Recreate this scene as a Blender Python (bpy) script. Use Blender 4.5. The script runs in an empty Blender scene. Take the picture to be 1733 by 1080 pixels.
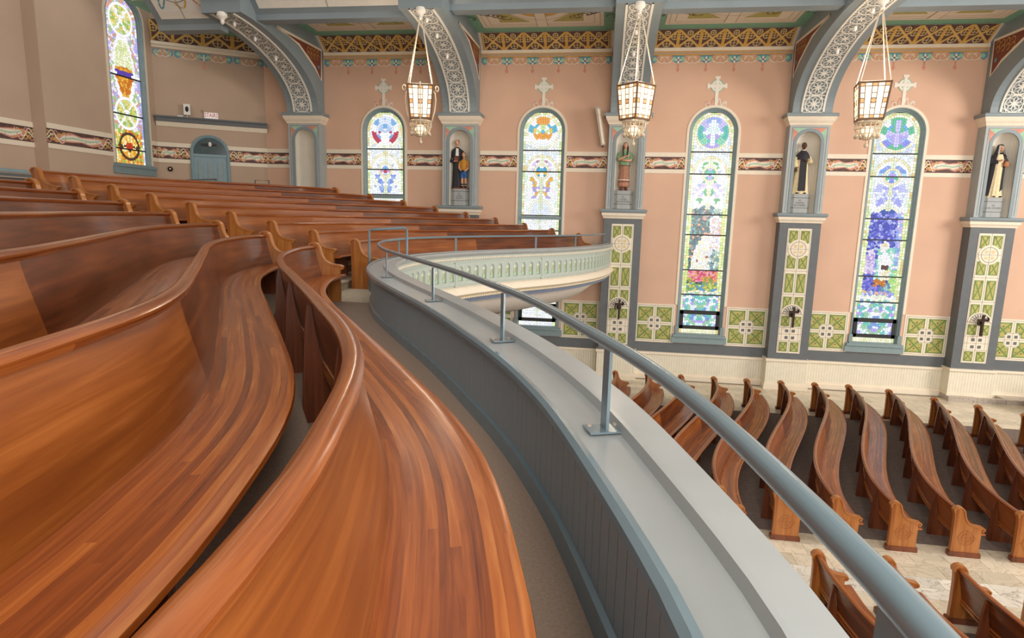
import bpy, math, random
import numpy as np
from mathutils import Vector, Matrix

# ------------------------------------------------------------------ camera, world, light
ZO = 5.82                      # eye height above the main floor; all Z below are eye-relative
FPX, PITCH, ROLL, YAW = 1037.9, .1639, .0252, -.1439
D = 22.957                     # distance of the long wall
scene = bpy.context.scene
COL = scene.collection
def cam_axes():
    cp, sp = math.cos(PITCH), math.sin(PITCH)
    fw = np.array([math.sin(YAW)*cp, math.cos(YAW)*cp, -sp]); rt = np.array([math.cos(YAW), -math.sin(YAW), 0.])
    up = np.cross(rt, fw)
    return math.cos(ROLL)*rt+math.sin(ROLL)*up, -math.sin(ROLL)*rt+math.cos(ROLL)*up, fw
_rt, _up, _fw = cam_axes()
cam_data = bpy.data.cameras.new('camera'); cam = bpy.data.objects.new('camera', cam_data); COL.objects.link(cam)
cam_data.sensor_width = 36.0; cam_data.lens = 36.0*FPX/1733.0; cam_data.clip_start = .02; cam_data.clip_end = 200
_m = Matrix(((_rt[0], _up[0], -_fw[0], 0), (_rt[1], _up[1], -_fw[1], 0), (_rt[2], _up[2], -_fw[2], ZO), (0, 0, 0, 1)))
cam.matrix_world = _m
scene.camera = cam

world = bpy.data.worlds.new('world'); scene.world = world; world.use_nodes = True
bg = world.node_tree.nodes['Background']; bg.inputs[0].default_value = (1.0, .95, .89, 1); bg.inputs[1].default_value = .78

def area(name, loc, target, sx, sy, power, col):
    l = bpy.data.lights.new(name, 'AREA'); l.shape = 'RECTANGLE'; l.size = sx; l.size_y = sy; l.energy = power; l.color = col
    o = bpy.data.objects.new(name, l); COL.objects.link(o); o.location = loc
    d = Vector(target)-Vector(loc); o.rotation_euler = d.to_track_quat('-Z', 'Y').to_euler()
    return o
# added fill lights behind the camera, for assumed, unbuilt windows in the opposite wall
for i in range(3):
    area('added_rear_fill', (1.5+6*i, -2.6, ZO+1.0), (1.5+6*i+.5, 12, ZO-1.5), 1.5, 7.0, 600, (1, .93, .84))
# added unseen fill light from the right, so brightness falls off leftwards
area('right_fill', (24, 10, ZO+4.5), (8, 14, ZO-2), 8, 6, 3000, (1, .93, .85))

vs = scene.view_settings
vs.view_transform = 'Standard'; vs.look = 'None'; vs.exposure = 0.0; vs.gamma = 1.0; vs.use_curve_mapping = False

random.seed(7)
rng = random.Random(11)

# ------------------------------------------------------------------ materials
def lin(c):
    if isinstance(c, str): c = tuple(int(c[i:i+2], 16)/255 for i in (0, 2, 4))
    return tuple((x/12.92 if x <= .04045 else ((x+.055)/1.055)**2.4) for x in c[:3])+(1,)
MATS = {}
def mat(name, col, rough=.6, metal=0., var=.08, scale=6., bump=0., coat=0., spec=.5, emit=0.):
    m = bpy.data.materials.new(name); m.use_nodes = True; nt = m.node_tree; b = nt.nodes['Principled BSDF']
    c = lin(col)
    b.inputs['Roughness'].default_value = rough; b.inputs['Metallic'].default_value = metal
    b.inputs['Specular IOR Level'].default_value = spec; b.inputs['Coat Weight'].default_value = coat; b.inputs['Coat Roughness'].default_value = .15
    tc = nt.nodes.new('ShaderNodeTexCoord'); nz = nt.nodes.new('ShaderNodeTexNoise'); nz.inputs['Scale'].default_value = scale; nz.inputs['Detail'].default_value = 5
    nt.links.new(tc.outputs['Object'], nz.inputs['Vector'])
    rp = nt.nodes.new('ShaderNodeValToRGB')
    rp.color_ramp.elements[0].position = .3; rp.color_ramp.elements[1].position = .7
    rp.color_ramp.elements[0].color = tuple(x*(1-var) for x in c[:3])+(1,); rp.color_ramp.elements[1].color = tuple(min(1, x*(1+var)) for x in c[:3])+(1,)
    nt.links.new(nz.outputs['Fac'], rp.inputs[0]); nt.links.new(rp.outputs[0], b.inputs['Base Color'])
    if bump:
        bp = nt.nodes.new('ShaderNodeBump'); bp.inputs['Strength'].default_value = bump; bp.inputs['Distance'].default_value = .01
        n2 = nt.nodes.new('ShaderNodeTexNoise'); n2.inputs['Scale'].default_value = scale*12; nt.links.new(tc.outputs['Object'], n2.inputs['Vector'])
        nt.links.new(n2.outputs['Fac'], bp.inputs['Height']); nt.links.new(bp.outputs[0], b.inputs['Normal'])
    if emit:
        b.inputs['Emission Color'].default_value = c; b.inputs['Emission Strength'].default_value = emit
    MATS[name] = m; return m

def wood(name, cols, staves, rough=.3, length=1.6, grain=1.0):
    """glued staves / veneer that follow the UV (u along the bench, v across, both metres)"""
    m = bpy.data.materials.new(name); m.use_nodes = True; nt = m.node_tree; b = nt.nodes['Principled BSDF']; L = nt.links.new
    def N(t, **k):
        n = nt.nodes.new(t)
        for a, v in k.items(): setattr(n, a, v)
        return n
    def MA(op, a, bb=None):
        n = N('ShaderNodeMath', operation=op)
        for i, x in enumerate((a, bb)):
            if x is None: continue
            if isinstance(x, (int, float)): n.inputs[i].default_value = x
            else: L(x, n.inputs[i])
        return n.outputs[0]
    uv = N('ShaderNodeUVMap'); uv.uv_map = 'UVMap'; sp = N('ShaderNodeSeparateXYZ'); L(uv.outputs[0], sp.inputs[0])
    row = MA('FLOOR', MA('MULTIPLY', sp.outputs[1], staves))
    wn = N('ShaderNodeTexWhiteNoise', noise_dimensions='1D'); L(row, wn.inputs['W'])
    seg = MA('FLOOR', MA('ADD', MA('DIVIDE', sp.outputs[0], length), MA('MULTIPLY', wn.outputs['Value'], 7.3)))
    w2 = N('ShaderNodeTexWhiteNoise', noise_dimensions='2D'); cb = N('ShaderNodeCombineXYZ'); L(row, cb.inputs[0]); L(seg, cb.inputs[1]); L(cb.outputs[0], w2.inputs['Vector'])
    # grain
    c3 = N('ShaderNodeCombineXYZ'); L(MA('MULTIPLY', sp.outputs[0], 1.6*grain), c3.inputs[0]); L(MA('MULTIPLY', sp.outputs[1], 38*grain), c3.inputs[1]); L(MA('MULTIPLY', w2.outputs['Value'], 9.0), c3.inputs[2])
    nz = N('ShaderNodeTexNoise'); nz.inputs['Scale'].default_value = 1.; nz.inputs['Detail'].default_value = 6; nz.inputs['Roughness'].default_value = .62; nz.inputs['Distortion'].default_value = .6
    L(c3.outputs[0], nz.inputs['Vector'])
    c4 = N('ShaderNodeCombineXYZ'); L(MA('MULTIPLY', sp.outputs[0], .55), c4.inputs[0]); L(MA('MULTIPLY', sp.outputs[1], 3.2), c4.inputs[1]); L(MA('MULTIPLY', w2.outputs['Value'], 2.0), c4.inputs[2])
    nb = N('ShaderNodeTexNoise'); nb.inputs['Scale'].default_value = 1.; nb.inputs['Detail'].default_value = 3; nb.inputs['Distortion'].default_value = 1.2; L(c4.outputs[0], nb.inputs['Vector'])
    f = MA('ADD', MA('ADD', MA('MULTIPLY', w2.outputs['Value'], .26), MA('MULTIPLY', nz.outputs['Fac'], .62)), MA('MULTIPLY', nb.outputs['Fac'], .42))
    rp = N('ShaderNodeValToRGB'); els = rp.color_ramp.elements
    els[0].position = .38; els[0].color = lin(cols[0]); els[1].position = .92; els[1].color = lin(cols[-1])
    for i, c in enumerate(cols[1:-1]):
        e = els.new(.38+.54*(i+1)/(len(cols)-1)); e.color = lin(c)
    L(f, rp.inputs[0]); L(rp.outputs[0], b.inputs['Base Color'])
    b.inputs['Roughness'].default_value = rough; b.inputs['Coat Weight'].default_value = .35; b.inputs['Coat Roughness'].default_value = .18; b.inputs['Specular IOR Level'].default_value = .35
    MATS[name] = m; return m

def stripes(name, col, dark, freq, axis=0, rough=.5, width=.06):
    """painted tongue-and-groove boarding: narrow grooves every 1/freq metres"""
    m = mat(name, col, rough, var=.04); nt = m.node_tree; b = nt.nodes['Principled BSDF']; L = nt.links.new
    tc = nt.nodes.new('ShaderNodeTexCoord'); sp = nt.nodes.new('ShaderNodeSeparateXYZ'); L(tc.outputs['Object'], sp.inputs[0])
    mu = nt.nodes.new('ShaderNodeMath'); mu.operation = 'MULTIPLY'; mu.inputs[1].default_value = freq; L(sp.outputs[axis], mu.inputs[0])
    fr = nt.nodes.new('ShaderNodeMath'); fr.operation = 'FRACT'; L(mu.outputs[0], fr.inputs[0])
    gt = nt.nodes.new('ShaderNodeMath'); gt.operation = 'GREATER_THAN'; gt.inputs[1].default_value = width; L(fr.outputs[0], gt.inputs[0])
    bp = nt.nodes.new('ShaderNodeBump'); bp.inputs['Distance'].default_value = .012; L(gt.outputs[0], bp.inputs['Height']); L(bp.outputs[0], b.inputs['Normal'])
    mx = nt.nodes.new('ShaderNodeMixRGB'); mx.inputs[1].default_value = lin(dark); src = b.inputs['Base Color'].links[0].from_socket
    L(gt.outputs[0], mx.inputs[0]); L(src, mx.inputs[2]); L(mx.outputs[0], b.inputs['Base Color'])
    return m

def marble(name, base, vein, sc=2.0):
    m = mat(name, base, .28, var=.06, scale=3); nt = m.node_tree; b = nt.nodes['Principled BSDF']; L = nt.links.new
    tc = nt.nodes.new('ShaderNodeTexCoord'); nz = nt.nodes.new('ShaderNodeTexNoise'); nz.inputs['Scale'].default_value = sc; nz.inputs['Detail'].default_value = 8; nz.inputs['Distortion'].default_value = 2.5
    L(tc.outputs['Object'], nz.inputs['Vector'])
    rp = nt.nodes.new('ShaderNodeValToRGB'); e = rp.color_ramp.elements; e[0].position = .47; e[0].color = (0, 0, 0, 1); e[1].position = .50; e[1].color = (1, 1, 1, 1)
    x = e.new(.53); x.color = (0, 0, 0, 1); L(nz.outputs['Fac'], rp.inputs[0])
    mx = nt.nodes.new('ShaderNodeMixRGB'); mx.inputs[2].default_value = lin(vein); L(rp.outputs[0], mx.inputs[0]); L(b.inputs['Base Color'].links[0].from_socket, mx.inputs[1]); L(mx.outputs[0], b.inputs['Base Color'])
    oi = nt.nodes.new('ShaderNodeObjectInfo'); ad = nt.nodes.new('ShaderNodeVectorMath'); ad.operation = 'ADD'; L(tc.outputs['Object'], ad.inputs[0]); cx = nt.nodes.new('ShaderNodeCombineXYZ')
    mm = nt.nodes.new('ShaderNodeMath'); mm.operation = 'MULTIPLY'; mm.inputs[1].default_value = 37; L(oi.outputs['Random'], mm.inputs[0]); L(mm.outputs[0], cx.inputs[2]); L(cx.outputs[0], ad.inputs[1]); L(ad.outputs[0], nz.inputs['Vector'])
    # each stone its own tone
    hv = nt.nodes.new('ShaderNodeHueSaturation'); mr = nt.nodes.new('ShaderNodeMapRange'); mr.inputs[3].default_value = .82; mr.inputs[4].default_value = 1.12
    L(oi.outputs['Random'], mr.inputs[0]); L(mr.outputs[0], hv.inputs['Value']); L(mx.outputs[0], hv.inputs['Color']); L(hv.outputs[0], b.inputs['Base Color'])
    return m

def glassmat(name, strength):
    m = bpy.data.materials.new(name); m.use_nodes = True; nt = m.node_tree; b = nt.nodes['Principled BSDF']; L = nt.links.new
    a = nt.nodes.new('ShaderNodeVertexColor'); a.layer_name = 'Col'
    tc = nt.nodes.new('ShaderNodeTexCoord'); nz = nt.nodes.new('ShaderNodeTexNoise'); nz.inputs['Scale'].default_value = 9; L(tc.outputs['Object'], nz.inputs['Vector'])
    mr = nt.nodes.new('ShaderNodeMapRange'); mr.inputs[3].default_value = strength*.8; mr.inputs[4].default_value = strength*1.2; L(nz.outputs['Fac'], mr.inputs[0])
    b.inputs['Base Color'].default_value = (.03, .03, .03, 1); L(a.outputs[0], b.inputs['Emission Color']); L(mr.outputs[0], b.inputs['Emission Strength']); b.inputs['Roughness'].default_value = .2
    MATS[name] = m; return m

salmon = mat('salmon_plaster', 'd8b198', .85, var=.05, scale=.7, bump=.05)
tan = mat('tan_and_shaded_plaster', 'bda48f', .85, var=.05, scale=.7, bump=.05)  # tan trim colour; on end and stair walls, salmon with shade painted in
cream = mat('cream_paint', 'eaddc8', .6, var=.03)
wainscot = stripes('cream_boarding', 'e4dcc8', 'b9b09c', 11.)
slate = mat('slate_paint', '63676a', .55, var=.05)
bluegrey = mat('bluegrey_paint', '838f94', .5, var=.05, scale=1.5)
paleblue = mat('pale_bluegrey_paint', 'a5adae', .55, var=.04)
framegrey = mat('window_frame_paint', '83969a', .45, var=.05)
nichewhite = mat('niche_plaster', 'd9d2c4', .8, var=.05, scale=2)
tealgreen = mat('teal_green_paint', '7fb59a', .6, var=.05)
gold = mat('gold_paint', 'd2a550', .5, var=.15, scale=9)
darkpaint = mat('dark_ground_paint', '5e4540', .7, var=.3, scale=8)
pinkpaint = mat('rose_paint', 'd08c78', .65, var=.08)
mint = mat('mint_paint', '9cc3a8', .65, var=.1)
bluepaint = mat('blue_paint', '5f97a8', .65, var=.12)
olive = mat('olive_green_paint', 'b3ac63', .65, var=.18, scale=14)
leafgreen = mat('leaf_green_paint', '718a45', .65, var=.12)
lead = mat('lead_came', '2a2c2c', .6, var=.1)
line = mat('line_paint', '8f8a80', .7)
ivory = mat('ivory_tracery', 'e9e4d8', .55, var=.03)
railpaint = mat('rail_metal_paint', '72868f', .25, metal=.2, var=.05, coat=.3)
parapetwall = mat('parapet_board_paint', '8f9aa0', .4, var=.06, scale=3)
cappaint = mat('parapet_cap_paint', 'a0a4a4', .36, var=.06, scale=2.5, coat=.15)
facepaint = mat('parapet_face_paint', 'b5bfb6', .5, var=.04)
facegreen = mat('parapet_panel_paint', '9aa98c', .6, var=.2, scale=20)
carpet = mat('carpet', 'a28d7d', .95, var=.12, scale=70, bump=.5, spec=.1)
darkcarpet = mat('dark_carpet', '7a6d66', .95, var=.15, scale=12, bump=.4, spec=.1)
aislemat = mat('lit_aisle_carpet', 'bfb29c', .9, var=.1, scale=10, bump=.3, spec=.2)  # same balcony carpet, beige to paint in the warm light on the aisle
stone = marble('floor_stone', 'd8cbb4', 'c0b098', 1.5)
veined = marble('veined_marble', 'e2dbcd', 'a99f92', 2.2)
greystone = marble('grey_marble', 'b3a79c', '8f857c', 2.5)
seatwood = wood('stave_cherry', ['5c280d', '89441a', 'ab5d25', 'c67d3e'], 30, .27, 4.0)
backwood = wood('veneer_cherry', ['46200c', '6d3617', '894a1d', 'a6622e'], .9, .3, 6.5, .55)
endwood = wood('end_oak', ['6b3412', '8d4e20', 'a6662f', 'b97d43'], 6, .35, 3.0, 1.2)
capwood = wood('cap_cherry', ['4c200c', '763a18', '935022', 'ad6834'], 40, .22, 5.0)
darkwood = wood('support_wood', ['3f1d0e', '5c2d17', '703a1f', '85492a'], 4, .4, 2.0)
metalgrey = mat('speaker_metal', 'a89a8c', .5)
white = mat('white_plastic', 'e8e6e0', .4, var=.02)
black = mat('black_plastic', '1c1b1b', .5)
redpaint = mat('red_letters', 'c01f2e', .5)
bronze = mat('dark_bronze', '3a2a22', .45, metal=.5)
doorpaint = mat('door_paint', '7f9aa3', .45, var=.05)
darkglass = mat('dark_pane', '33474a', .12, var=.2)
blackcloth = mat('black_cloth', '26242a', .7, var=.2, scale=20)
creamcloth = mat('cream_cloth', 'e0cfa6', .7, var=.1, scale=14)
mustard = mat('mustard_cloth', 'bd842f', .7)
bluecloth = mat('blue_cloth', '2a63a0', .7)
greencloth = mat('green_cloth', '7d9c78', .7, var=.15, scale=20)
browncloth = mat('brown_striped_cloth', 'a5755c', .7, var=.3, scale=18)
skin = mat('pale_skin_paint', 'd6a183', .6)
brownskin = mat('brown_skin_paint', '5c3a2c', .6)
hair = mat('dark_hair_paint', '3b2418', .6)
plinthgrey = mat('plinth_paint', 'a2a6a6', .6)
redbase = mat('red_base_paint', '7c4030', .6)
soffitwhite = mat('soffit_plaster', 'ddd3c6', .8, var=.03)

# ------------------------------------------------------------------ mesh helpers
class MB:
    def __init__(s): s.v = []; s.f = []; s.uv = []; s.mi = []; s.cur = 0; s.col = []
    def face(s, pts, uv=None, col=None):
        b = len(s.v); s.v += [tuple(p) for p in pts]; s.f.append(tuple(range(b, b+len(pts)))); s.uv.append(uv); s.mi.append(s.cur); s.col.append(col)
    def grid(s, P, UV=None, close=False):
        """P[i][j] 3D points; quads"""
        n, m = len(P), len(P[0]); b = len(s.v)
        for r in P: s.v += [tuple(p) for p in r]
        for i in range(n-1):
            for j in range(m if close else m-1):
                k = (j+1) % m
                s.f.append((b+i*m+j, b+(i+1)*m+j, b+(i+1)*m+k, b+i*m+k)); s.mi.append(s.cur); s.col.append(None)
                if UV is None: s.uv.append(None)
                else:
                    kk = j+1
                    s.uv.append([UV(i, j), UV(i+1, j), UV(i+1, kk), UV(i, kk)])
    def box(s, x0, x1, y0, y1, z0, z1):
        p = [(x, y, z) for z in (z0, z1) for y in (y0, y1) for x in (x0, x1)]
        b = len(s.v); s.v += p
        for q in ((0, 2, 3, 1), (4, 5, 7, 6), (0, 1, 5, 4), (2, 6, 7, 3), (0, 4, 6, 2), (1, 3, 7, 5)):
            s.f.append(tuple(b+i for i in q)); s.uv.append([(p[i][0]+p[i][1], p[i][2]) for i in q]); s.mi.append(s.cur); s.col.append(None)
    def prism(s, poly, f0, f1, uvs=None):
        """poly: 2D list; f0/f1 map (a,b)->3D for both ends"""
        A = [f0(*p) for p in poly]; B = [f1(*p) for p in poly]; n = len(poly); b = len(s.v); s.v += [tuple(p) for p in A+B]
        s.f.append(tuple(b+i for i in range(n))[::-1]); s.f.append(tuple(b+n+i for i in range(n)))
        s.uv += [[(p[1], p[0]) for p in poly][::-1], [(p[1], p[0]) for p in poly]]; s.mi += [s.cur]*2; s.col += [None]*2
        for i in range(n):
            j = (i+1) % n; s.f.append((b+i, b+j, b+n+j, b+n+i)); s.mi.append(s.cur); s.col.append(None)
            s.uv.append([(poly[i][1], 0), (poly[j][1], 0), (poly[j][1], .06), (poly[i][1], .06)])
    def tube(s, pts, r, n=8, cap=True, up=None):
        pts = [Vector(p) for p in pts]; R = r if isinstance(r, (list, tuple)) else [r]*len(pts); rings = []
        pn = None
        for i, p in enumerate(pts):
            t = (pts[min(i+1, len(pts)-1)]-pts[max(i-1, 0)]).normalized()
            if pn is None: a = Vector((0, 0, 1)) if abs(t.z) < .9 else Vector((1, 0, 0)); pn = (a-t*a.dot(t)).normalized()
            else: pn = (pn-t*pn.dot(t)).normalized()
            q = t.cross(pn)
            rings.append([p+(pn*math.cos(2*math.pi*k/n)+q*math.sin(2*math.pi*k/n))*R[i] for k in range(n)])
        b = len(s.v); s.grid(rings, None, True)
        if cap:
            m = len(rings); s.f.append(tuple(b+k for k in range(n))); s.f.append(tuple(b+(m-1)*n+k for k in range(n))[::-1]); s.uv += [None]*2; s.mi += [s.cur]*2; s.col += [None]*2
    def ell(s, c, r, nu=12, nv=8):
        P = [[(c[0]+r[0]*math.sin(math.pi*i/nv)*math.cos(2*math.pi*j/nu), c[1]+r[1]*math.sin(math.pi*i/nv)*math.sin(2*math.pi*j/nu), c[2]-r[2]*math.cos(math.pi*i/nv)) for j in range(nu)] for i in range(nv+1)]
        s.grid(P, None, True)
    def ribbon(s, pts, w, fn, h=.004, close=False, solid=False):
        """flat strip along 2D pts, width w, mapped by fn(u,v,h)"""
        P = [np.array(p, float) for p in pts]; n = len(P); L = []; R = []
        for i in range(n):
            a = P[i-1] if (i > 0 or close) else P[i]; c = P[(i+1) % n] if (i < n-1 or close) else P[i]
            if close and i == 0: a = P[-1]
            t = c-a; t = t/(np.linalg.norm(t)+1e-9); nn = np.array([-t[1], t[0]])*w/2
            L.append(P[i]+nn); R.append(P[i]-nn)
        if close: L.append(L[0]); R.append(R[0])
        rows = [L, R]
        if solid: g = [[fn(q[0], q[1], 0) for q in L], [fn(q[0], q[1], h) for q in L], [fn(q[0], q[1], h) for q in R], [fn(q[0], q[1], 0) for q in R]]
        else: g = [[fn(q[0], q[1], h) for q in L], [fn(q[0], q[1], h) for q in R]]
        s.grid(g)
    def disc(s, c, r, fn, h=.004, n=20, ry=None):
        ry = ry or r
        s.face([fn(c[0]+r*math.cos(2*math.pi*k/n), c[1]+ry*math.sin(2*math.pi*k/n), h) for k in range(n)])
    def poly(s, pts, fn, h=.004): s.face([fn(p[0], p[1], h) for p in pts])
    def mesh(s, name, mats, off=(0, 0, 0)):
        me = bpy.data.meshes.new(name); me.from_pydata([(v[0]-off[0], v[1]-off[1], v[2]-off[2]) for v in s.v], [], s.f)
        mats = mats if isinstance(mats, (list, tuple)) else [mats]
        for m in mats: me.materials.append(m)
        me.polygons.foreach_set('material_index', s.mi)
        if any(u is not None for u in s.uv):
            lay = me.uv_layers.new(name='UVMap'); k = 0
            for f, u in zip(s.f, s.uv):
                for i in range(len(f)):
                    if u is not None: lay.data[k].uv = u[i]
                    k += 1
        if any(c is not None for c in s.col):
            ca = me.color_attributes.new('Col', 'FLOAT_COLOR', 'CORNER'); k = 0
            for f, c in zip(s.f, s.col):
                for i in range(len(f)):
                    ca.data[k].color = (c[0], c[1], c[2], 1) if c is not None else (0, 0, 0, 1); k += 1
        me.validate(); me.update(); return me
    def build(s, name, mats, parent=None, base=None, smooth=False, local=False):
        """world coords are eye-relative (ZO is added); child meshes are stored relative to the parent's base"""
        if parent is not None and not local: off = parent['_b'] if '_b' in parent else (0, 0, 0)
        else: off = base or (0, 0, 0)
        if local: off = (0, 0, 0)
        me = s.mesh(name, mats, off); o = bpy.data.objects.new(name, me); COL.objects.link(o)
        if parent is not None: o.parent = parent
        else: o.location = (off[0], off[1], off[2]+ZO)
        o['_b'] = tuple(off)
        if smooth: smooth_mesh(me)
        return o
def smooth_mesh(me, ang=40):
    me.polygons.foreach_set('use_smooth', [True]*len(me.polygons))
    try: me.set_sharp_from_angle(angle=math.radians(ang))
    except Exception: pass
def empty(name, base):
    o = bpy.data.objects.new(name, None); COL.objects.link(o); o.location = (base[0], base[1], base[2]+ZO); o['_b'] = tuple(base); o.empty_display_size = .2; return o
def tag(o, label=None, cat=None, group=None, kind=None):
    if label: o['label'] = label
    if cat: o['category'] = cat
    if group: o['group'] = group
    if kind: o['kind'] = kind
    return o
def put(me, name, loc=(0, 0, 0), rz=0, parent=None, rot=None):
    """object from shared mesh data; loc is in the parent's local space, or eye-relative at top level"""
    o = bpy.data.objects.new(name, me); COL.objects.link(o)
    if parent is not None: o.parent = parent; o.location = loc
    else: o.location = (loc[0], loc[1], loc[2]+ZO)
    o.rotation_euler = rot or (0, 0, rz); o['_b'] = tuple(loc); return o
def text_mesh(txt, size, m, align='CENTER', depth=.003, spacing=1.0):
    c = bpy.data.curves.new('t', 'FONT'); c.body = txt; c.size = size; c.align_x = align; c.align_y = 'CENTER'; c.extrude = depth; c.space_line = spacing; c.resolution_u = 2
    o = bpy.data.objects.new('t', c); COL.objects.link(o); dg = bpy.context.evaluated_depsgraph_get(); dg.update()
    me = bpy.data.meshes.new_from_object(o.evaluated_get(dg)); bpy.data.objects.remove(o); bpy.data.curves.remove(c)
    me.materials.clear(); me.materials.append(m); me.name = 'lettering'; return me
def spline(pts, n=None):
    """monotone-ish interpolation X(Y): pts list of (Y,X) -> function"""
    P = np.array(sorted(pts)); x = P[:, 0]; y = P[:, 1]; h = np.diff(x); d = np.diff(y)/h; m = np.zeros(len(x)); m[0] = d[0]; m[-1] = d[-1]
    for i in range(1, len(x)-1):
        if d[i-1]*d[i] > 0: w1 = 2*h[i]+h[i-1]; w2 = h[i]+2*h[i-1]; m[i] = (w1+w2)/(w1/d[i-1]+w2/d[i])
    def f(t):
        t = np.clip(t, x[0], x[-1]); i = np.clip(np.searchsorted(x, t)-1, 0, len(h)-1); s = (t-x[i])/h[i]
        return y[i]*(1+2*s)*(1-s)**2+m[i]*h[i]*s*(1-s)**2+y[i+1]*s*s*(3-2*s)+m[i+1]*h[i]*s*s*(s-1)
    return f
def arcsample(fx, y0, y1, n):
    """n points of equal arc length along (fx(Y),Y); returns pts, tangents, normals(+X side), s"""
    Y = np.linspace(y0, y1, 600); X = np.array([float(fx(t)) for t in Y])
    k = np.ones(9)/9; Xs = np.convolve(np.pad(X, 4, mode='edge'), k, 'valid'); X = Xs if len(Xs) == len(X) else X
    S = np.concatenate([[0], np.cumsum(np.hypot(np.diff(X), np.diff(Y)))]); s = np.linspace(0, S[-1], n)
    x = np.interp(s, S, X); y = np.interp(s, S, Y); P = np.stack([x, y], 1); T = np.gradient(P, axis=0); T /= np.linalg.norm(T, axis=1)[:, None]
    N = np.stack([T[:, 1], -T[:, 0]], 1)
    return P, T, N, s

# ------------------------------------------------------------------ the long wall
FLOOR = -5.82
WX = [-8.38+6*i for i in range(5)]           # window centres
PX = [-11.348+6*i for i in range(5)]         # pilaster centres
GH, ZS, ZB = .70, 3.11, -4.05                # glass half width, springing, bottom
TOPW = 7.4
def wl(u, v, h): return (u, D-h, v)          # wall-plane map
def archpts(cx, w, zb, zs, n=20):
    return [(cx-w, zb)]+[(cx-w*math.cos(math.pi*k/n), zs+w*math.sin(math.pi*k/n)) for k in range(n+1)]+[(cx+w, zb)]
mb = MB()
OW = .80
edges = [-13.2]
for x in WX: edges += [x-OW, x+OW]
edges.append(19)
for i in range(0, len(edges), 2):
    mb.face([wl(edges[i], FLOOR, 0), wl(edges[i+1], FLOOR, 0), wl(edges[i+1], TOPW, 0), wl(edges[i], TOPW, 0)])
for x in WX:
    mb.face([wl(x-OW, FLOOR, 0), wl(x+OW, FLOOR, 0), wl(x+OW, ZB-.05, 0), wl(x-OW, ZB-.05, 0)])
    A = archpts(x, OW, ZS, ZS)[1:-1]
    for a, b in zip(A[:-1], A[1:]): mb.face([wl(a[0], a[1], 0), wl(b[0], b[1], 0), wl(b[0], TOPW, 0), wl(a[0], TOPW, 0)])
wall_back = mb.build('wall_back', salmon); tag(wall_back, 'salmon plaster side wall with tall stained glass windows', kind='structure')

# ---- things painted on / fixed to the wall, per bay
bays = [(PX[i]+.67, PX[i+1]-.67, WX[i]) for i in range(4)]+[(PX[4]+.67, 19, WX[4])]
bays0 = [(-13.1, PX[0]-.67, None)]
def knot(mb, x0, x1, z0, z1, fn, seed):
    """painted interlace: dark ground, cream/gold loops at the ends, a pale lozenge with rose edging in the middle"""
    r = random.Random(seed); w = x1-x0; h = z1-z0; cz = (z0+z1)/2; n = max(1, round(w/2.0)); L = w/n
    mb.cur = 0; mb.poly([(x0, z0), (x1, z0), (x1, z1), (x0, z1)], fn, .003)
    for k in range(n):
        a = x0+k*L; b = a+L; c = (a+b)/2
        loz = lambda s: [(c-.44*L*s, cz-.16*h), (c-.36*L*s, cz+.2*h*s), (c-.16*L, cz+.44*h*s), (c, cz+.22*h*s), (c+.16*L, cz+.30*h*s), (c+.40*L*s, cz+.34*h*s), (c+.44*L*s, cz+.12*h), (c+.34*L*s, cz-.2*h*s), (c+.16*L, cz-.44*h*s), (c, cz-.22*h*s), (c-.16*L, cz-.30*h*s), (c-.40*L*s, cz-.36*h*s)]
        mb.cur = 3; mb.poly(loz(.92), fn, .005)
        mb.cur = 1; mb.poly([(c+(p[0]-c)*.8, cz+(p[1]-cz)*.66) for p in loz(.92)], fn, .007)
        mb.cur = 4; mb.ribbon([(c-.30*L, cz-.12*h), (c-.14*L, cz+.05*h), (c+.12*L, cz-.05*h), (c+.30*L, cz+.12*h)], .035, fn, .009)
        mb.cur = 4; mb.disc((c-.05*L, cz+.16*h), .03, fn, .01, 8); mb.disc((c+.05*L, cz-.16*h), .03, fn, .01, 8)
        for s in (0, 1):
            e = a if s == 0 else b; sg = 1 if s == 0 else -1
            for q in range(5):
                mb.cur = (1, 2, 2, 3, 5)[q]
                am = (.40, .34, .25, .42, .16)[q]*h; ph = q*1.25
                pts = [(e+sg*t*.30*L, cz+am*math.sin(t*(7+q)+ph)) for t in np.linspace(0, 1, 18)]
                mb.ribbon(pts, .028, fn, .0055+.0006*q)
            mb.cur = 2; mb.disc((e+sg*.09*L, cz), .06, fn, .0085, 10); mb.cur = 0; mb.disc((e+sg*.09*L, cz), .035, fn, .0092, 10)
KM = [darkpaint, cream, gold, pinkpaint, mint, white]
def flatband(mbx, x0, x1, z0, z1, h=.02): mbx.box(x0, x1, D-h, D, z0, z1)

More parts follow.
